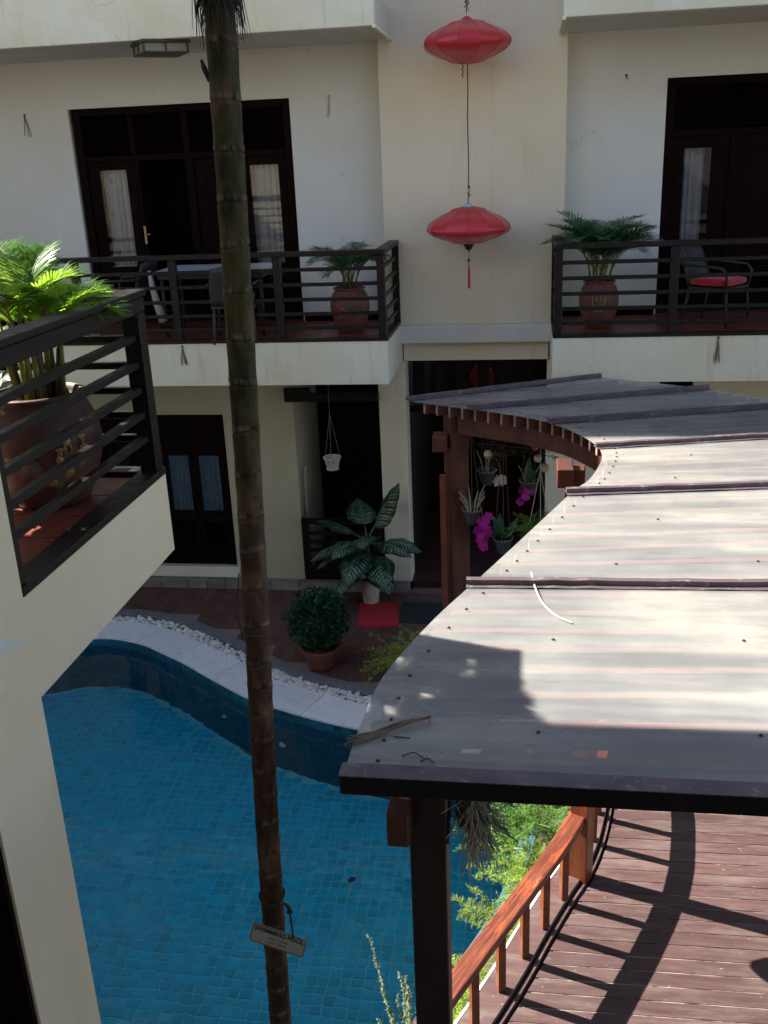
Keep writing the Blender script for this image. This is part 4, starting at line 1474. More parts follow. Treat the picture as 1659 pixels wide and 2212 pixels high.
m = MB(); m.tube([(-1.112, 3.585, 2.20), (-1.122, 3.575, 2.24), (-1.130, 3.57, 2.27)], [.006, .01, .004], 6); m.build("leaf_scar", MAT['fibre'], palm)


# ---- palm fronds
def frond(parent, base, az, el0, ln, droop, npair, ll, wl, mat, stalkmat, rng, vee=.35, bare=.3):
    pts = [Vector(base)]
    el = el0
    nseg = 14
    d = None
    dirs = []
    for k in range(nseg):
        d = Vector((cos(az) * cos(el), sin(az) * cos(el), sin(el)))
        dirs.append(d)
        pts.append(pts[-1] + d * ln / nseg)
        el -= droop / nseg * (1 + k / nseg)
    dirs.append(d)
    m = MB(); m.tube(pts, [.0075 * (1 - .8 * k / nseg) for k in range(nseg + 1)], 6)
    mm = MB()
    for k in range(npair):
        t = bare + (1 - bare) * (k + .5) / npair
        x = t * nseg
        i = min(int(x), nseg - 1)
        p = pts[i].lerp(pts[i + 1], x - i)
        d = dirs[i]
        side = d.cross(Vector((0, 0, 1))).normalized()
        upv = side.cross(d).normalized()
        env = sin(pi * min(1, .18 + .82 * (t - bare) / (1 - bare))) ** .6 if t < .97 else .5
        for s in (-1, 1):
            fw = .55 + .5 * (t - bare) / (1 - bare)
            ld = (d * fw + side * s * .85 + upv * (vee + rng.uniform(-.12, .12))).normalized()
            l_ = ll * env * rng.uniform(.85, 1.08)
            nrm = ld.cross(d * 1.0).normalized()
            wv = ld.cross(nrm).normalized() * wl * .5
            sag = Vector((0, 0, -1))
            a = p
            b = p + ld * l_ * .35 + sag * l_ * .02
            c = p + ld * l_ * .72 + sag * l_ * .08
            e = p + ld * l_ + sag * l_ * .2
            mm.add([a - wv * .5, a + wv * .5, b - wv, b + wv, c - wv * .75, c + wv * .75, e], [(0, 1, 3, 2), (2, 3, 5, 4), (4, 5, 6)])
    o = mm.build("frond", mat, parent, fix=False)
    m.build("stalk", stalkmat, o)
    return o


def jar(parent, x, y, z0, R, h, relief, deco_seed, face_az):
    """bellied terracotta jar with an applied relief"""
    pr = [(.60, 0), (.66, .02), (.80, .18), (.95, .40), (1.0, .58), (.96, .74), (.84, .87), (.72, .93), (.70, .955), (.80, .965), (.82, .985), (.79, 1.0), (.72, 1.0), (.70, .95), (.68, .9)]
    m = MB(); m.lathe([(r * R, z * h) for r, z in pr], 40, (x, y, z0))
    p = m.build("pot", MAT['terracotta' if R < .25 else 'jar'], parent, True)
    m = MB(); m.lathe([(.01, .90 * h), (R * .45, .905 * h), (R * .69, .90 * h)], 24, (x, y, z0), False); m.build("soil", MAT['soil'], parent)
    rg = random.Random(deco_seed)

    def rad(u):
        for (r0, a0), (r1, a1) in zip(pr, pr[1:]):
            if a0 <= u <= a1:
                return (r0 + (r1 - r0) * (u - a0) / max(1e-6, a1 - a0)) * R
        return R
    for kind, items in relief:
        for (da, u, w_, h_) in items:
            m = MB()
            az = face_az + da
            nb = 9
            vs = []
            for k in range(nb):
                t = 2 * pi * k / nb
                aa = az + cos(t) * w_ * .5 * rg.uniform(.7, 1.15)
                uu = u + sin(t) * h_ * .5 * rg.uniform(.7, 1.15)
                r = rad(uu) + .006
                vs.append((x + r * cos(aa), y + r * sin(aa), z0 + uu * h))
            r = rad(u) + .016
            vs.append((x + r * cos(az), y + r * sin(az), z0 + u * h))
            vs2 = [(x + (rad(u) - .004) * cos(az), y + (rad(u) - .004) * sin(az), z0 + u * h)]
            m.add(vs + vs2, [(k, (k + 1) % nb, nb) for k in range(nb)] + [((k + 1) % nb, k, nb + 1) for k in range(nb)])
            m.build("relief", MAT[kind], p, fix=False)
    return p


def figure(da, u):
    """little figure with a conical hat"""
    return [(da, u + .075, .20, .035), (da, u + .04, .10, .05), (da, u - .02, .16, .09), (da - .05, u - .09, .07, .07), (da + .06, u - .09, .07, .08)]


def potted_palm(x, y, z0, R, h, label, nfr, ln, ll, mat, seed, relief, az0, spread=(.5, 1.45), group=None, npair=24, wl=.016, stems=10, stem_h=.28, droop=1.35, azr=None, lean=(.1, .35), yellow=2):
    t = thing("potted_palm", (x, y, z0), label, "potted palm", group)
    jar(t, x, y, z0, R, h, relief, seed, az0)
    rg = random.Random(seed)
    zt = z0 + h * .9
    for k in range(stems):
        a = 2 * pi * k / stems + rg.uniform(-.3, .3)
        r = R * rg.uniform(.05, .5)
        ln_ = rg.uniform(*lean)
        p0 = Vector((x + r * cos(a), y + r * sin(a), zt))
        hgt = stem_h * rg.uniform(.7, 1.15)
        p1 = p0 + Vector((cos(a) * ln_ * hgt, sin(a) * ln_ * hgt, hgt))
        m = MB(); m.tube([p0, p0.lerp(p1, .5), p1], [.016, .013, .008], 8)
        m.build("cane", MAT['cane'] if k % yellow == 0 else MAT['stalk'], t, True)
        nf = nfr // stems + (1 if k < nfr % stems else 0)
        for j in range(nf):
            az = (a + rg.uniform(-.9, .9)) if azr is None else rg.uniform(*azr)
            frond(t, p1 - Vector((0, 0, .03)), az, rg.uniform(*spread), ln * rg.uniform(.8, 1.1) * (1 if R < .25 else 1 - .32 * max(0, cos(az + .3))), rg.uniform(.7, 1.1) * droop, npair, ll, wl, mat, MAT['stalk'], rg)
    return t


relA = [('relief_dark', [(-.1, .60, .7, .20), (.25, .45, .5, .15), (-.35, .35, .4, .12), (.45, .62, .3, .1)]), ('relief_yellow', [(.02, .80, .34, .09), (.2, .76, .2, .05)]), ('relief_red', [(-.28, .56, .2, .09), (-.15, .52, .14, .07)])]
relB = [('relief_dark', [(0, .50, .9, .34)]), ('relief', [(-.3, .62, .12, .22), (-.1, .66, .14, .12), (.1, .66, .14, .16), (.3, .62, .12, .22), (-.2, .50, .2, .08), (.0, .48, .2, .10), (.2, .50, .2, .08), (0, .40, .6, .05)])]
figs = figure(.32, .66) + figure(.62, .58) + figure(.18, .50)
relC = [('relief_dark', [(-.35, .42, .55, .2), (.1, .33, .5, .2), (.5, .42, .3, .16), (-.6, .5, .3, .14)]), ('relief', figs + [(.05, .30, .35, .14), (.38, .22, .3, .07), (.30, .36, .25, .12), (-.4, .46, .3, .05), (-.7, .52, .2, .04), (.25, .12, .3, .08)])]
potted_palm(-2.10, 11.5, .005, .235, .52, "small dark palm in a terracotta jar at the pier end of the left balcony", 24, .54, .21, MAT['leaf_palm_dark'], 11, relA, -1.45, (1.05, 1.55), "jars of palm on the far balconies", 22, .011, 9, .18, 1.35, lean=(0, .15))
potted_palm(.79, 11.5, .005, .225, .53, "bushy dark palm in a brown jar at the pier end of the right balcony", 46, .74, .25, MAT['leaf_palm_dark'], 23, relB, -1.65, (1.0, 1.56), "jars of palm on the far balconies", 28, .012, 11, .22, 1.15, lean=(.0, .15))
# near one, sunlit
t = potted_palm(-2.42, 4.46, NZ1 + .002, .285, .57, "sunlit yellow green palm in a big figured terracotta jar on the near balcony", 32, .52, .21, MAT['leaf_palm'], 41, relC, -1.05, (1.0, 1.55), None, 34, .011, 22, .38, 1.25, yellow=3, lean=(.0, .2))
bl_ = thing("broadleaf_plant", (-3.02, 4.62, NZ1), "dark broad leaved potted plant at the far left edge of the near balcony", "potted plant")
# broken slate shard lying on the jar's shoulder
m = MB()
shard = [(0, 0), (.06, -.01), (.10, .015), (.085, .05), (.03, .06), (-.01, .035)]
m.prism(shard, 0, .012)
tag(m.build("bark_shard", MAT['root'], mtx=Matrix.Translation((-2.50, 4.24, NZ1 + .505)) @ Euler((.55, .25, .4)).to_matrix().to_4x4()), "grey scrap of bark lying on the near jar's shoulder", "bark")

# ---- balcony furniture
def chair(x, y, rz, label, group="rattan chairs on the balconies"):
    t = thing("balcony_chair", (x, y, .006), label, "chair", group)
    M_ = Matrix.Translation((x, y, .006)) @ Matrix.Rotation(rz, 4, 'Z')
    m = MB(); m.box(-.25, .25, -.24, .25, .39, .43); m.build("seat", MAT['rattan'], t, bevel=.012, mtx=M_, seg=2)
    for (lx, ly, ox, oy) in ((-.23, -.22, -.03, -.04), (.23, -.22, .03, -.04), (-.22, .23, -.02, .09), (.22, .23, .02, .09)):
        m = MB(); m.tube([(lx, ly, .40), (lx + ox, ly + oy, 0)], [.017, .013], 8); m.build("leg", MAT['rattan'], t, True, mtx=M_)
    m = MB()
    vs = []; fs = []
    for i in range(7):
        for k in range(9):
            u = -1 + 2 * k / 8; v = i / 6
            w_ = .25 - .05 * v * v
            vs.append((u * w_, .25 + .14 * v - .05 * (1 - u * u) * 0 + .03 * u * u * -1, .43 + .45 * v - .03 * u * u * v))
    for i in range(6):
        for k in range(8):
            fs.append((i * 9 + k, i * 9 + k + 1, i * 9 + 10 + k, i * 9 + 9 + k))
    m.add(vs, fs)
    b = m.build("backrest", MAT['rattan'], t, True, mtx=M_, fix=False)
    sol = b.modifiers.new("solid", 'SOLIDIFY'); sol.thickness = .025
    for s in (-1, 1):
        m = MB(); m.tube([(s * .25, -.22, .40), (s * .28, -.24, .58), (s * .285, -.18, .645), (s * .28, .05, .66), (s * .26, .32, .67)], .016, 8); m.build("armrest", MAT['rattan'], t, True, mtx=M_)
    return t


def cushion(x, y, z, rz, label, s=(.46, .44, .09)):
    bm = bmesh.new(); bmesh.ops.create_cube(bm, size=1)
    bmesh.ops.subdivide_edges(bm, edges=bm.edges, cuts=4, use_grid_fill=True)
    for v in bm.verts:
        f = (1 - (2 * abs(v.co.x)) ** 4 * .45) * (1 - (2 * abs(v.co.y)) ** 4 * .45)
        v.co = Vector((v.co.x * s[0], v.co.y * s[1], v.co.z * s[2] * (.35 + .65 * f)))
    me = bpy.data.meshes.new("cushion"); bm.to_mesh(me); bm.free()
    me.materials.append(MAT['red_cushion']); me.polygons.foreach_set("use_smooth", [True] * len(me.polygons))
    o = place(bpy.data.objects.new("seat_cushion", me), None, Matrix.Translation((x, y, z)) @ Matrix.Rotation(rz, 4, 'Z'))
    return tag(o, label, "cushion", "red cushions on balcony chairs")


chair(2.12, 11.62, .9, "black rattan chair on the right balcony with a red cushion"); cushion(2.11, 11.60, .485, .9, "red cushion on the chair of the right balcony")
chair(-3.36, 11.05, 3.3, "black rattan chair half hidden by the palm trunk on the left balcony"); cushion(-3.40, 11.10, .485, 3.3, "red cushion glimpsed beside the palm trunk on the left balcony")
chair(-4.95, 11.7, -1.7, "black rattan chair left of the table on the left balcony"); cushion(-4.94, 11.69, .485, -1.7, "red cushion left of the table, seen past the near palm fronds")
tb = thing("balcony_table", (-3.7, 11.55, .006), "dark table with a pale grey top on the left balcony", "table")
m = MB(); m.box(-4.38, -3.02, 11.18, 11.98, .755, .785); m.build("table_top", MAT['table_top'], tb, bevel=.004)
m = MB(); m.box(-4.34, -3.06, 11.22, 11.94, .69, .754); m.build("apron", MAT['rattan'], tb, bevel=.004)
for (a, b) in ((-4.3, 11.26), (-3.1, 11.26), (-4.3, 11.9), (-3.1, 11.9)):
    m = MB(); m.tube([(a, b, .70), (a, b, .0065)], [.024, .018], 8); m.build("leg", MAT['rattan'], tb, True)
# folded parasol cloth leaning by the table
m = MB()
m.tube([(-4.42, 11.2, .80), (-4.39, 11.17, .6), (-4.33, 11.12, .40), (-4.27, 11.08, .22)], [.02, .034, .045, .05], 10)
tag(m.build("rolled_towel", MAT['cloth'], smooth=True), "pale rolled towel hanging at the left end of the balcony table", "towel")

# ---- ceiling lamp
cl = thing("ceiling_lamp", (-3.95, 11.35, 3.2), "square bronze lamp with frosted sides on the left balcony ceiling", "lamp")
cx, cy, hw = 0, 0, .235
LM = Matrix.Translation((-3.96, 11.12, 0)) @ Matrix.Rotation(radians(33), 4, 'Z')
m = MB(); m.box(cx - hw - .03, cx + hw + .03, cy - hw - .03, cy + hw + .03, 3.175, 3.207); m.build("top_plate", MAT['metal_dark'], cl, bevel=.004, mtx=LM)
for (a, b, c_, d_) in ((-hw, hw, -hw, -hw + .01), (-hw, hw, hw - .01, hw), (-hw, -hw + .01, -hw + .011, hw - .011), (hw - .01, hw, -hw + .011, hw - .011)):
    m = MB(); m.box(cx + a, cx + b, cy + c_, cy + d_, 3.095, 3.174); m.build("side_panel", MAT['lamp_glass'], cl, mtx=LM)
m = MB(); m.box(cx - hw - .012, cx + hw + .012, cy - hw - .012, cy + hw + .012, 3.078, 3.094); m.build("bottom_plate", MAT['metal_dark'], cl, bevel=.003, mtx=LM)
for k in range(3):
    o_ = -hw + k * hw
    for s in (-1, 1):
        m = MB(); m.box(cx + o_ - .012, cx + o_ + .012, cy + s * (hw + .001), cy + s * (hw + .010), 3.0945, 3.1745); m.build("glazing_bar", MAT['metal_dark'], cl, mtx=LM)
        m = MB(); m.box(cx + s * (hw + .001), cx + s * (hw + .010), cy + o_ - .012, cy + o_ + .012, 3.0945, 3.1745); m.build("glazing_bar", MAT['metal_dark'], cl, mtx=LM)

# ---- terrace plants
def blade(mb_, base, d, ln, w_, curl, rng, n=6, uv=None):
    pass


def bigleaf(parent, base, az, el, stalk, ln, w_, droop, mat, rng, roll=0):
    """petiole plus a broad pointed leaf with uv"""
    d = Vector((cos(az) * cos(el), sin(az) * cos(el), sin(el)))
    tip = Vector(base) + d * stalk
    m = MB(); m.tube([base, Vector(base).lerp(tip, .5) + Vector((0, 0, .02)), tip], [.011, .009, .007], 7)
    nl, nw = 16, 8
    vs = []; uv = []; fs = []
    p = tip.copy(); e = el
    for i in range(nl + 1):
        t = i / nl
        d = Vector((cos(az) * cos(e), sin(az) * cos(e), sin(e)))
        side = Vector((-sin(az), cos(az), 0)) * cos(roll) + Vector((0, 0, 1)) * sin(roll)
        side = (side - d * side.dot(d)).normalized()
        nrm = side.cross(d)
        prof = sin(pi * min(1, t ** .75)) ** .75 * (1 - .12 * t)
        ww = w_ * .5 * max(prof, 0)
        for k in range(nw + 1):
            u = -1 + 2 * k / nw
            vs.append(p + side * u * ww - nrm * (abs(u) ** 1.4 * ww * .28) * (-1 if nrm.z < 0 else 1) * 1.0 + nrm * .006 * sin(t * 22 + abs(u) * 2) * abs(u))
            uv.append((u, t))
        p = p + d * ln / nl
        e -= droop / nl
    for i in range(nl):
        for k in range(nw):
            fs.append((i * (nw + 1) + k, i * (nw + 1) + k + 1, (i + 1) * (nw + 1) + k + 1, (i + 1) * (nw + 1) + k))
    mm = MB(); mm.add(vs, fs)
    me = mm.mesh("leaf", mat, True, fix=False)
    ul = me.uv_layers.new(name="uv")
    for lp in me.loops:
        ul.data[lp.index].uv = uv[lp.vertex_index]
    o = place(bpy.data.objects.new("leaf", me), parent)
    m.build("petiole", MAT['leaf_orchid'], o, True)
    return o


def taper_pot(parent, x, y, z0, r0, r1, h, mat, name="pot", lip=.02):
    m = MB(); m.lathe([(r0, 0), (r0 * 1.02, .005), (r1 * .98, h - lip * 1.5), (r1, h - lip * 1.4), (r1 + lip, h - lip), (r1 + lip, h), (r1 - .005, h), (r1 - .02, h - .05)], 28, (x, y, z0))
    p = m.build(name, mat, parent, 2)
    m = MB(); m.lathe([(.005, h - .045), (r1 - .018, h - .05)], 20, (x, y, z0), False); m.build("soil", MAT['soil'], parent)
    return p


rg = random.Random(5)
df = thing("potted_dieffenbachia", (-2.04, 11.62, ZT), "dark variegated broad leaved plant in a white pot by the lobby pier", "potted plant")
taper_pot(df, -2.04, 11.62, ZT + .001, .10, .135, .36, MAT['white_pot'])
cxd, cyd, czd = -2.05, 11.6, -2.95
m = MB(); m.tube([(-2.04, 11.62, ZT + .3), (-2.06, 11.6, -3.1), (-2.03, 11.6, -2.7)], [.022, .02, .014], 8); m.build("stem", MAT['leaf_orchid'], df, True)
leaves = [(.10, 1.15, .22, .62, .30, .25, .6), (2.75, .55, .22, .56, .26, .85, .3), (-2.75, .30, .16, .60, .28, 1.15, .1), (-.55, .35, .14, .56, .27, .95, -.2),
          (-1.85, .20, .10, .58, .30, 1.45, .0), (-1.05, .05, .12, .54, .27, 1.25, .1), (-2.35, -.2, .12, .50, .23, 1.0, .2), (2.9, -.35, .1, .50, .22, .9, 0), (-.15, .25, .20, .50, .22, .9, .2),
          (3.4, .1, .15, .55, .24, 1.1, .1), (-1.5, .7, .2, .5, .24, 1.3, .2), (-2.1, .5, .2, .5, .22, 1.3, -.2), (-.85, -.25, .1, .46, .22, .9, .1), (1.9, .8, .25, .5, .24, .9, .1), (-2.9, -.5, .08, .48, .22, .7, .1)]
zs = [-2.74, -2.78, -2.82, -2.80, -2.84, -2.90, -3.02, -3.06, -2.8, -2.86, -2.76, -2.8, -3.0, -2.75, -3.08]
for (az, el, st_, ln, w_, dr_, ro), z in zip(leaves, zs):
    bigleaf(df, (cxd + .01 * cos(az), cyd + .01 * sin(az), z), az, el, st_, ln * 1.1, w_ * 1.75, dr_, MAT['dieff'], rg, ro)

taper_pot(bl_, -3.05, 4.62, NZ1 + .002, .14, .20, .34, MAT['terracotta'])
rb_ = random.Random(31)
for k in range(30):
    az = rb_.uniform(0, 6.283)
    bigleaf(bl_, (-3.05 + .08 * cos(az), 4.62 + .08 * sin(az), NZ1 + .32 + rb_.uniform(0, .35)), az, rb_.uniform(.5, 1.35), rb_.uniform(.1, .3), rb_.uniform(.26, .38), rb_.uniform(.13, .19), rb_.uniform(.5, 1.2), MAT['leaf_broad'], rb_, rb_.uniform(-.3, .3))
# shrub in a terracotta pot by the pool border
sh = thing("potted_shrub", (-2.36, 9.98, ZT), "round clipped dark green shrub in a terracotta pot at the pool border", "potted shrub")
SX, SY = -2.355, 9.86
taper_pot(sh, SX, SY, ZT + .013, .155, .225, .27, MAT['terracotta'], lip=.028)
m = MB()
for k in range(14):
    a = rg.uniform(0, 6.3); r = rg.uniform(.02, .22)
    m.tube([(SX, SY, ZT + .22), (SX + r * .5 * cos(a), SY + r * .5 * sin(a), ZT + .42), (SX + r * 1.2 * cos(a), SY + r * 1.2 * sin(a), ZT + rg.uniform(.6, .82))], [.010, .007, .004], 5)
m.build("branches", MAT['cane'], sh)
m = MB()
for k in range(2600):
    while True:
        v = Vector((rg.uniform(-1, 1), rg.uniform(-1, 1), rg.uniform(-1, 1)))
        if .35 < v.length < 1:
            break
    lump = 1 + .10 * sin(v.x * 9 + 1) * sin(v.y * 8) + .07 * sin(v.z * 11)
    zc_ = v.z
    wx = .345 * (1 - .20 * max(0, -zc_)) * lump
    p = Vector((SX + v.x * wx, SY + v.y * wx, ZT + .60 + v.z * .35 * lump))
    out = Vector((v.x, v.y, v.z * .8 + .25)).normalized()
    d = (out + Vector((rg.uniform(-.8, .8), rg.uniform(-.8, .8), rg.uniform(-.6, .6)))).normalized()
    sd_ = d.cross(Vector((rg.uniform(-1, 1), rg.uniform(-1, 1), rg.uniform(-1, 1)))).normalized()
    l_ = rg.uniform(.04, .065); w_ = l_ * .40
    nn = sd_.cross(d) * .006
    m.add([p, p + d * l_ * .45 + sd_ * w_, p + d * l_, p + d * l_ * .45 - sd_ * w_, p + d * l_ * .5 + nn], [(0, 1, 4), (1, 2, 4), (2, 3, 4), (3, 0, 4)])
tag(m.build("foliage", MAT['leaf_shrub'], sh, fix=False), None, kind="stuff")

# mats
m = MB(); m.prism([(-2.19, 11.57), (-1.68, 11.60), (-1.57, 10.90), (-2.10, 10.86)], ZT + .002, ZT + .014)
tag(m.build("red_doormat", MAT['red_mat'], bevel=.004), "bright red doormat on the terrace in front of the lobby", "doormat")
m = MB(); m.box(-1.62, -.72, 11.02, 11.62, ZT + .002, ZT + .012)
dm = m.build("step_mat", MAT['black_mat'])
tag(dm, "black ribbed mat beside the red doormat", "doormat")
for k in range(9):
    q = MB(); q.box(-1.6, -.74, 11.05 + k * .062, 11.05 + k * .062 + .035, ZT + .0125, ZT + .02); q.build("rib", MAT['black_mat'], dm)
m = MB(); m.lathe([(.03, 0), (.035, .006), (.02, .01)], 14, (-2.06, 10.93, ZT + .0145)); tag(m.build("mat_disc", MAT['terracotta']), "small pale disc on the corner of the red doormat", "disc")


# feathery plants: many thin stems with needle sprays
def feathery(name, x, y, z, n, spread, h, mat, label, seed, cat="fern", needles=26, nl=.022, droop=.8, parent=None, azr=(0, 6.283), group=None):
    r = random.Random(seed)
    t = parent or thing(name, (x, y, z), label, cat, group)
    m = MB(); st = MB()
    for k in range(n):
        az = r.uniform(*azr); el = r.uniform(.5, 1.5)
        ln = h * r.uniform(.55, 1.15)
        p = Vector((x + r.uniform(-1, 1) * spread * .3, y + r.uniform(-1, 1) * spread * .3, z))
        pts = [p.copy()]
        e = el
        for j in range(7):
            d = Vector((cos(az) * cos(e), sin(az) * cos(e), sin(e)))
            p = p + d * ln / 7
            e -= droop * r.uniform(.1, .32)
            pts.append(p.copy())
        st.tube(pts, .0022, 3, False)
        for q in range(needles):
            u = r.uniform(.25, 1) * 6.99
            i = int(u)
            b = pts[i].lerp(pts[i + 1], u - i)
            # a short side twig with needles
            td = Vector((r.uniform(-1, 1), r.uniform(-1, 1), r.uniform(-.3, .8))).normalized()
            tl = nl * r.uniform(1.2, 3.0) * (1.25 - u / 9)
            for w_ in range(6):
                c = b + td * tl * w_ / 5
                nd = (td * .6 + Vector((r.uniform(-1, 1), r.uniform(-1, 1), r.uniform(-.6, .9)))).normalized()
                sv = nd.cross(Vector((r.uniform(-1, 1), r.uniform(-1, 1), r.uniform(-1, 1)))).normalized() * nl * .09
                m.add([c - sv, c + sv, c + nd * nl], [(0, 1, 2)])
    fo = m.build("foliage", mat, t, fix=False)
    tag(fo, None, kind="stuff")
    st.build("stems", MAT['stalk'], t)
    return t


for i_, (x, y, z, n, sp, h, mt, lab, sd2, dr_) in enumerate((
    (-.10, 6.62, -3.42, 56, .6, .50, 'leaf_fern2', "bushy feathery green fern rising behind the far end of the handrail", 1, .8),
    (.02, 6.15, -3.42, 46, .6, .42, 'leaf_fern', "bright lime feathery fern filling the bed below the handrail", 2, .8),
    (-.16, 5.66, -3.45, 30, .6, .32, 'leaf_fern', "loose sunlit fern trailing from the bed over the pool edge", 3, 1.0),
    (-.40, 5.15, -3.45, 22, .5, .28, 'leaf_fern', "sparse fern between the near post and the balusters", 4, 1.0),
    (.20, 6.75, -3.40, 40, .5, .36, 'leaf_fern2', "dim green fern at the foot of the tall amber post", 7, .8),
    (-.38, 4.75, -3.42, 44, .4, .22, 'leaf_fern', "low yellowish fern tuft behind the nearest balusters", 6, .9))):
    feathery("asparagus_fern", x, y, z, n, sp, h, MAT[mt], lab, sd2, "fern", 34, .026, dr_, group="ferns in the bed beside the bridge")
feathery("terrace_fern", -1.30, 9.72, ZT + .05, 90, .6, .66, MAT['leaf_fern'], "lime green fern spilling beside the pergola edge on the terrace", 9, "fern", 26, .024, 1.2)
# rosemary-like sprigs at the lower edge by the near post
def sprigs(base, tips, label, seed):
    r = random.Random(seed)
    t = thing("needle_shrub", base, label, "shrub")
    m = MB(); st = MB()
    for tip in tips:
        a, b = Vector(base), Vector(tip)
        pts = []
        for j in range(13):
            u = j / 12
            pts.append(a.lerp(b, u) + Vector((r.uniform(-.012, .012), r.uniform(-.012, .012), .10 * sin(pi * u) * .5)))
        st.tube(pts, [.006 * (1 - .8 * j / 12) for j in range(13)], 5)
        ax = (b - a).normalized()
        for k in range(340):
            u = r.uniform(.15, 1) * 11.99
            i = int(u); c = pts[i].lerp(pts[i + 1], u - i)
            nd = (ax * r.uniform(.1, .8) + Vector((r.uniform(-1, 1), r.uniform(-1, 1), r.uniform(-1, 1)))).normalized()
            l_ = r.uniform(.02, .055) * (1.25 - u / 14)
            sv = nd.cross(Vector((0, 0, 1)) + ax).normalized() * .0042
            m.add([c - sv, c + sv, c + nd * l_], [(0, 1, 2)])
    tag(m.build("foliage", MAT['leaf_gray'], t, fix=False), None, kind="stuff")
    st.build("stems", MAT['root'], t)
sprigs((-.62, 4.25, -3.55), [(-.93, 4.65, -2.55), (-.86, 4.55, -2.78), (-.72, 4.45, -2.62), (-.66, 4.3, -2.85), (-.78, 4.4, -2.95), (-.62, 4.5, -2.9), (-.82, 4.25, -3.0), (-.70, 4.55, -2.75), (-.75, 4.5, -2.85), (-.66, 4.42, -2.72), (-.85, 4.4, -2.95)], "grey green needle shrub reaching out left of the near post", 8)
# rocks in the bed
for k, (x, y, s_, lab) in enumerate(((.18, 5.95, .09, "pale rock in the fern bed below the handrail, farthest one"), (-.02, 5.42, .07, "pale rock in the fern bed between the second and third baluster"), (-.2, 5.1, .08, "pale rock in the fern bed near the post"))):
    r = random.Random(k)
    mm = MB(); mm.add([Vector((v.x * s_ * 1.2, v.y * s_, v.z * s_ * .7)) * (1 + .25 * sin(v.x * 5 + k) * cos(v.y * 4)) for v in iv], ifc, .8)
    tag(mm.build("bed_rock", MAT['pebble'], smooth=True, mtx=Matrix.Translation((x, y, ZT + .15)), fix=False), lab, "rock", "rocks in the fern bed")

# ---- orchid mounted on the near post
om = thing("mounted_orchid", (-.26, 3.72, -.85), "bare rooted orchid with strap leaves tied to the near pergola post", "orchid")
m = MB()
mb2 = MB()
mb2.add([(-.25 + v.x * .06, 3.70 + v.y * .06, -.87 + v.z * .13 * (1 + .15 * sin(v.x * 7))) for v in iv], ifc); mb2.build("moss_mount", MAT['moss'], om, True)
for k in range(110):
    a = rg.uniform(-1.9, 1.9); z = rg.uniform(-1.0, -.75)
    p = Vector((-.24, 3.68, z)); pts = [p.copy()]
    d = Vector((cos(a) * .6, sin(a) * .5 - .5, rg.uniform(-.7, .5))).normalized()
    for j in range(5):
        p = p + d * .042; d = (d + Vector((rg.uniform(-.5, .5), rg.uniform(-.5, .5), rg.uniform(-.8, .2)))).normalized(); pts.append(p.copy())
    m.tube(pts, .003, 4, False)
tag(m.build("roots", MAT['root'], om), None, kind="stuff")
for (az, el, ln, w_, dr_) in ((.2, .9, .22, .03, 1.2), (-.4, .1, .20, .035, 1.0), (-1.0, -.4, .20, .035, .6), (.6, -.7, .18, .03, .4), (0, -.9, .20, .032, .3), (-.2, .6, .24, .022, 1.0), (.9, .3, .18, .03, 1.1)):
    bigleaf(om, (-.22, 3.67, -.86 + rg.uniform(-.05, .05)), az, el, .02, ln, w_, dr_, MAT['leaf_gray'] if w_ < .031 else MAT['leaf_orchid'], rg)
m = MB(); m.tube([(-.22, 3.68, -.82), (-.14, 3.66, -.74), (-.06, 3.64, -.72), (-.02, 3.63, -.76)], .004, 5); m.build("flower_stem", MAT['stalk'], om)
# a short dark lashing around the post
m = MB(); m.tube([(-.338, 3.585, -.98), (-.336, 3.66, -.92), (-.337, 3.74, -.86)], .008, 6); m.build("lashing", MAT['wire'], om)
# ---- hanging things under the far end of the pergola
def flower(m, c, nrm, s_, rng):
    nrm = nrm.normalized()
    a = nrm.cross(Vector((0, 0, 1))).normalized(); b = nrm.cross(a)
    for k in range(5):
        t = 2 * pi * k / 5 + rng.uniform(-.1, .1)
        d = a * cos(t) + b * sin(t); e = nrm.cross(d)
        w_ = s_ * (.42 if k % 2 else .5)
        m.add([c, c + d * s_ * .5 + e * w_ + nrm * .006, c + d * s_ + nrm * .012, c + d * s_ * .5 - e * w_ + nrm * .006], [(0, 1, 2, 3)])


def cords(m, x, y, z0, z1, r, n=3):
    for k in range(n):
        a = 2 * pi * k / n + .6
        m.tube([(x, y, z1), (x + r * cos(a), y + r * sin(a), z0)], .0035, 5)


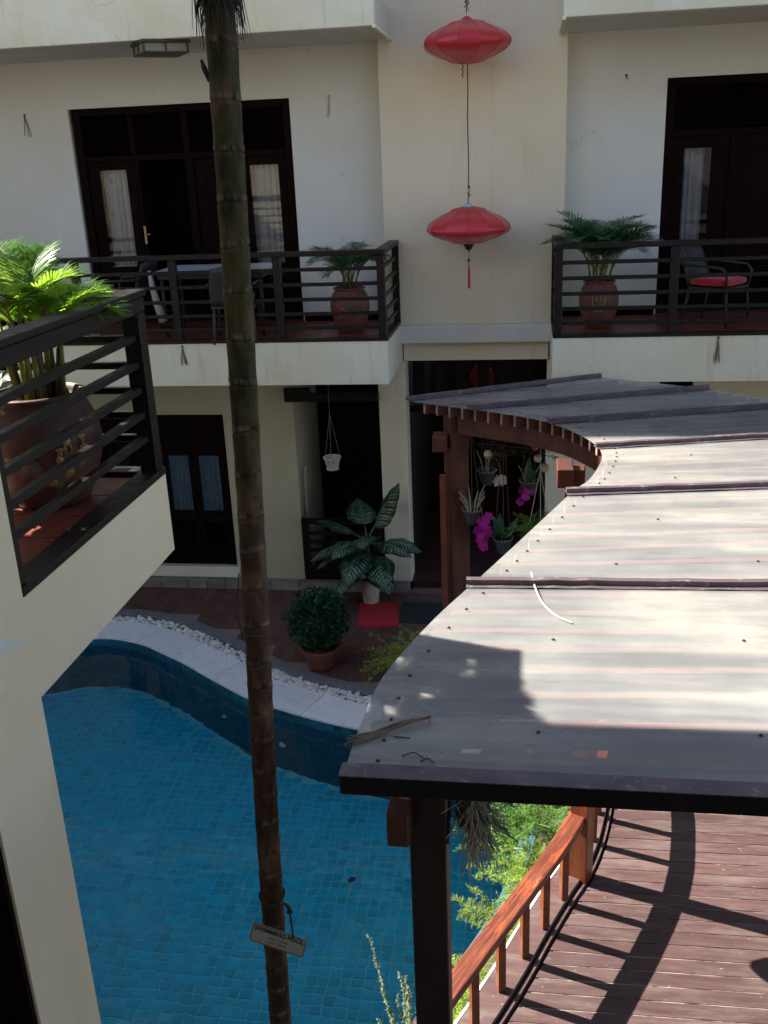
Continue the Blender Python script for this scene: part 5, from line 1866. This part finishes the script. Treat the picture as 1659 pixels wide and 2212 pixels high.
def hanging_orchid(x, y, z, ztop, label, nfl, twigs, bigl, seed, petal='petal', droop_dir=(.2, -1, 0)):
    r = random.Random(seed)
    t = thing("hanging_orchid", (x, y, z), label, "hanging plant", "baskets hung under the pergola")
    b = MB(); b.lathe([(.045, 0), (.055, .005), (.095, .15), (.1, .15), (.1, .16), (.09, .16), (.06, .05)], 18, (x, y, z)); bo = b.build("basket", MAT['basket'], t, 2)
    q = MB()
    for k in range(18):
        a = 2 * pi * k / 18
        q.tube([(x + .1 * cos(a), y + .1 * sin(a), z + .155), (x + .104 * cos(a + .17), y + .104 * sin(a + .17), z + .168)], .004, 4)
    q.build("rim", MAT['rope'], bo)
    q = MB(); cords(q, x, y, z + .15, ztop, .09); q.build("cords", MAT['wire'], t)
    if twigs:
        q = MB()
        for k in range(twigs):
            a = r.uniform(0, 6.3); l_ = r.uniform(.18, .34)
            q.tube([(x + .04 * cos(a), y + .04 * sin(a), z + .1), (x + .08 * cos(a), y + .08 * sin(a), z + .1 + l_ * .6), (x + .14 * cos(a), y + .14 * sin(a), z + .1 + l_)], [.008, .007, .004], 5)
        q.build("dry_stems", MAT['root'], t)
    for k in range(bigl):
        bigleaf(t, (x + r.uniform(-.03, .03), y + r.uniform(-.03, .03), z + .15), r.uniform(0, 6.3), r.uniform(.9, 1.4), .01, r.uniform(.20, .28), .09, r.uniform(.3, .8), MAT['leaf_orchid'], r)
    if nfl:
        q = MB(); p = Vector((x, y, z + .15)); pts = [p.copy()]
        dd = Vector(droop_dir)
        for j in range(8):
            p = p + Vector((dd.x * .04, dd.y * .04, .07 - .022 * j)); pts.append(p.copy())
        q.tube(pts, .004, 5); q.build("flower_stem", MAT['stalk'], t)
        for k in range(nfl):
            q = MB()
            c = pts[-1] + Vector((r.uniform(-.06, .06), r.uniform(-.06, .06), -.018 * k + r.uniform(-.02, .02)))
            flower(q, c, Vector((r.uniform(-.6, .6), -1, r.uniform(-.2, .5))), r.uniform(.05, .062), r)
            q.build("flower", MAT[petal], t, fix=False)
    return t


hanging_orchid(-.56, 9.45, -1.66, -.53, "slate basket of pale dry stems with a spray of magenta orchids beside the far post", 18, 12, 2, 2, droop_dir=(.38, -.35, 0))
hanging_orchid(-.24, 9.4, -1.96, -.53, "slate basket with upright grey green orchid leaves lower right of the magenta spray", 0, 0, 7, 3)
hanging_orchid(.02, 9.9, -1.50, -.53, "basket with a magenta orchid cluster behind the hanging fern", 9, 3, 2, 4, droop_dir=(-.1, -.1, 0))
hanging_orchid(-.42, 9.8, -1.35, -.53, "thin hanging orchid with a few pale flowers in the lobby shade", 4, 3, 1, 5, 'petal_pale', (.5, -.1, 0))
hf = thing("hanging_fern", (.13, 9.3, -1.85), "green fern in a pale pot hung on white cords by the pergola beam", "hanging plant", "baskets hung under the pergola")
b = MB(); b.lathe([(.07, 0), (.08, .004), (.13, .15), (.14, .15), (.14, .165), (.125, .165), (.09, .05)], 20, (.13, 9.3, -1.87)); b.build("pot", MAT['white_pot'], hf, 2)
q = MB(); cords(q, .13, 9.3, -1.71, -1.02, .13); q.tube([(.13, 9.3, -1.02), (.13, 9.3, -.53)], .004, 5); q.build("cords", MAT['rope'], hf)
feathery("x", .13, 9.3, -1.73, 90, .3, .30, MAT['leaf_fern2'], "", 12, needles=24, nl=.022, droop=1.0, parent=hf)
hp = thing("hanging_pot", (-2.38, 11.3, -1.67), "small white pot hung on three cords in front of the dark alcove", "hanging pot")
b = MB(); b.lathe([(.075, 0), (.08, .012), (.072, .02), (.10, .14), (.112, .145), (.112, .165), (.10, .165), (.075, .04)], 20, (-2.385, 11.3, -1.665)); b.build("pot", MAT['white_pot'], hp, 2)
q = MB(); cords(q, -2.385, 11.3, -1.51, -.96, .105); q.tube([(-2.385, 11.3, -.96), (-2.385, 11.3, -.51)], .003, 4); q.build("cords", MAT['cloth_dark'], hp)
for (x, y, z, r, mat, lab) in ((-.395, 9.5, -.93, .045, 'ball', "cream wicker ball hung nearest the far post"), (.105, 9.45, -.955, .042, 'pebble', "pale wicker ball hung above the fern cords"),
                               (.175, 9.5, -1.07, .05, 'ball', "cream wicker ball hung lowest against the pale wall"), (.075, 9.4, -.83, .034, 'relief_red', "small red bauble hung under the pergola beam")):
    t = thing("hanging_ball", (x, y, z), lab, "ornament", "baubles under the pergola")
    mm = MB(); mm.add([(x + v.x * r, y + v.y * r, z + v.z * r) for v in iv], ifc, .5); mm.build("ball", MAT[mat], t, True, fix=False)
    mm = MB(); mm.tube([(x, y, z + r * .95), (x, y, -.53)], .0025, 4); mm.build("string", MAT['wire'], t)
m = MB()
r = random.Random(77)
for k in range(70):
    p = Vector((r.uniform(-.45, .35), 9.45 + r.uniform(-.1, .15), r.uniform(-.98, -.70)))
    pts = [p.copy()]
    for j in range(4):
        p = p + Vector((r.uniform(-.07, .09), r.uniform(-.03, .03), r.uniform(-.035, .03))); pts.append(p.copy())
    m.tube(pts, .0028, 4, False)
m.tube([(-.5, 9.45, -.80), (.0, 9.42, -.84), (.45, 9.45, -.83)], .006, 5)
tag(m.build("twig_tangle", MAT['cane']), "tangle of bare twigs strung below the pergola beam", "twigs", kind="stuff")
lantern(-.62, 13.2, -1.15, -.75, .17, "dark red lantern hanging in the shaded lobby behind the pergola roof", False, .2)
# bushy planting at the foot of the far post behind the roof edge
feathery("lobby_fern", .1, 9.75, ZT, 40, .4, 1.1, MAT['leaf_fern2'], "dim green fern standing by the lobby wall behind the roof edge", 15, "fern", 26, .03, .5)
# pots hidden above the deck whose shadow falls on it
mm = MB()
t = thing("hanging_basket", (.14, 5.8, -2.0), "round basket hung under the near roof sheet", "hanging plant")
mm.lathe([(.06, 0), (.12, .08), (.15, .2), (.15, .22), (.12, .22)], 20, (.14, 5.78, -2.0)); mm.build("basket", MAT['basket'], t, True)
q = MB(); cords(q, .14, 5.78, -1.8, -.53, .14); q.build("cords", MAT['wire'], t)

# ---- things lying on the roof
z = ZR + .012
dfz = thing("palm_spathe", (-.6, 3.55, ZR), "dry brown flower spathe lying on the near corner of the roof", "debris")
m = MB()
for k in range(26):
    o = rg.uniform(-.014, .014); o2 = rg.uniform(-.035, .035)
    m.tube([(-.43 + rg.uniform(-.006, .006), 3.655 + o * .3, z + .012), (-.52, 3.60 + o, z + .008 + abs(o)), (-.62, 3.535 + o * 1.6, z + rg.uniform(0, .012)), (-.735 + rg.uniform(-.02, .03), 3.465 + o2, z + rg.uniform(-.004, .008))], [.004, .006, .005, .0015], 4)
m.build("strands", MAT['dryfrond'], dfz)
m = MB(); m.tube([(-.43, 3.655, z + .012), (-.405, 3.665, z + .016), (-.41, 3.63, z + .008)], [.008, .007, .003], 6); m.build("stalk_end", MAT['dryfrond'], dfz)
m = MB(); m.tube(cr([(.03, 5.22, ZR + .045), (.05, 5.10, ZR + .012), (.09, 4.90, ZR + .006), (.16, 4.74, ZR + .006), (.24, 4.66, ZR + .006)], 6), .005, 6)
tag(m.build("loose_string", MAT['rope']), "pale loose string draped over a batten of the roof", "string")
for pts, lab in (([(-.50, 3.385, ZR + .008), (-.45, 3.41, ZR + .012), (-.40, 3.37, ZR + .008)], "thin curved dry twig near the front edge of the roof"), ([(-.42, 3.35, ZR + .008), (-.39, 3.375, ZR + .01), (-.36, 3.345, ZR + .008)], "short black twig on the roof beside the curved one"),
                 ([(-.55, 3.53, ZR + .006), (-.48, 3.52, ZR + .008)], "tiny straight twig beside the dry spathe")):
    m = MB(); m.tube(cr(pts, 5), .0028, 5); tag(m.build("twig", MAT['fibre']), lab, "twig")
m = MB(); m.prism([(0, 0), (.04, .02), (.05, .06), (.01, .07), (-.02, .03)], 0, .004)
tag(m.build("floating_leaf", MAT['leaf_black'], mtx=Matrix.Translation((-1.44, 6.46, ZW + .002))), "small black leaf floating on the pool", "leaf")
m = MB(); m.add([(v.x * .022, v.y * .018, v.z * .01) for v in iv], ifc)
tag(m.build("fallen_petal", MAT['petal'], smooth=True, mtx=Matrix.Translation((-2.02, 9.21, ZT + .02)), fix=False), "pink petal fallen among the white pebbles", "petal")

# ---- sign tied to the trunk
sg = thing("pool_sign", (-1.17, 3.5, -1.54), "grey rectangular SWIMMING POOL sign tied to the palm trunk", "sign")
SM = Matrix.Translation((-1.145, 3.515, -1.535)) @ Euler((radians(-12), radians(14.5), radians(-4))).to_matrix().to_4x4()
SWd, SHt = .272, .098


def rounded(wd, ht, r):
    p = []
    for cx_, cy_, a0 in ((wd / 2 - r, ht / 2 - r, 0), (-wd / 2 + r, ht / 2 - r, 90), (-wd / 2 + r, -ht / 2 + r, 180), (wd / 2 - r, -ht / 2 + r, 270)):
        for k in range(5):
            a = radians(a0 + 22.5 * k); p.append((cx_ + r * cos(a), cy_ + r * sin(a)))
    return p


RX = Matrix.Rotation(radians(90), 4, 'X')
m = MB(); m.prism(rounded(SWd, SHt, .014), -.003, 0); m.build("plate", MAT['sign'], sg, mtx=SM @ RX)
o_, i_ = rounded(SWd - .004, SHt - .004, .013), rounded(SWd - .011, SHt - .011, .010)
m = MB(); n = len(o_)
m.add([(x, y, .0012) for x, y in o_] + [(x, y, .0012) for x, y in i_], [(k, (k + 1) % n, n + (k + 1) % n, n + k) for k in range(n)])
m.build("border", MAT['ink'], sg, mtx=SM @ RX)


def text(s, x, y, size, parent, bold=.0):
    c = bpy.data.curves.new("lettering", 'FONT')
    c.body = s; c.size = size; c.align_x = 'CENTER'; c.align_y = 'CENTER'; c.offset = bold
    c.materials.append(MAT['ink'])
    o = bpy.data.objects.new("tmp", c)
    COL.objects.link(o)
    dg = bpy.context.evaluated_depsgraph_get()
    me = bpy.data.meshes.new_from_object(o.evaluated_get(dg))
    bpy.data.objects.remove(o)
    place(bpy.data.objects.new("lettering", me), parent, SM @ RX @ Matrix.Translation((x, y, .0015)))


text("SWIMMING POOL", 0, .026, .0305, sg, .0011)
text("Open:    7.00 AM", .0, -.004, .013, sg, .0002)
text("Close:    8.00 PM", .0, -.024, .013, sg, .0002)
m = MB(); m.tube([(-1.10, 3.555, -1.36), (-1.085, 3.545, -1.40), (-1.075, 3.53, -1.47), (-1.07, 3.515, -1.52)], .005, 6)
m.tube([(-1.11, 3.555, -1.35), (-1.085, 3.54, -1.36), (-1.075, 3.54, -1.385), (-1.095, 3.545, -1.395)], .008, 6)
m.build("tie", MAT['fibre'], sg)
m = MB()
pts = []
for k in range(17):
    a = 2 * pi * k / 16; cx_, cy_ = trunk_pts(-1.36); pts.append((cx_ + .059 * cos(a), cy_ + .059 * sin(a), -1.36 + .01 * sin(a)))
m.tube(pts, .006, 6); m.build("loop", MAT['fibre'], sg)
# wire tied round the trunk higher up
m = MB()
for zz in (.05, .25):
    pts = []
    for k in range(17):
        a = 2 * pi * k / 16; cx_, cy_ = trunk_pts(zz); pts.append((cx_ + .0565 * cos(a), cy_ + .0565 * sin(a), zz))
    m.tube(pts, .0035, 5)
m.tube([(-1.19, 3.58, .02), (-1.205, 3.57, .16), (-1.18, 3.58, .33)], .003, 5)
tag(m.build("trunk_wire", MAT['wire']), "thin dark wire looped around the palm trunk", "wire")
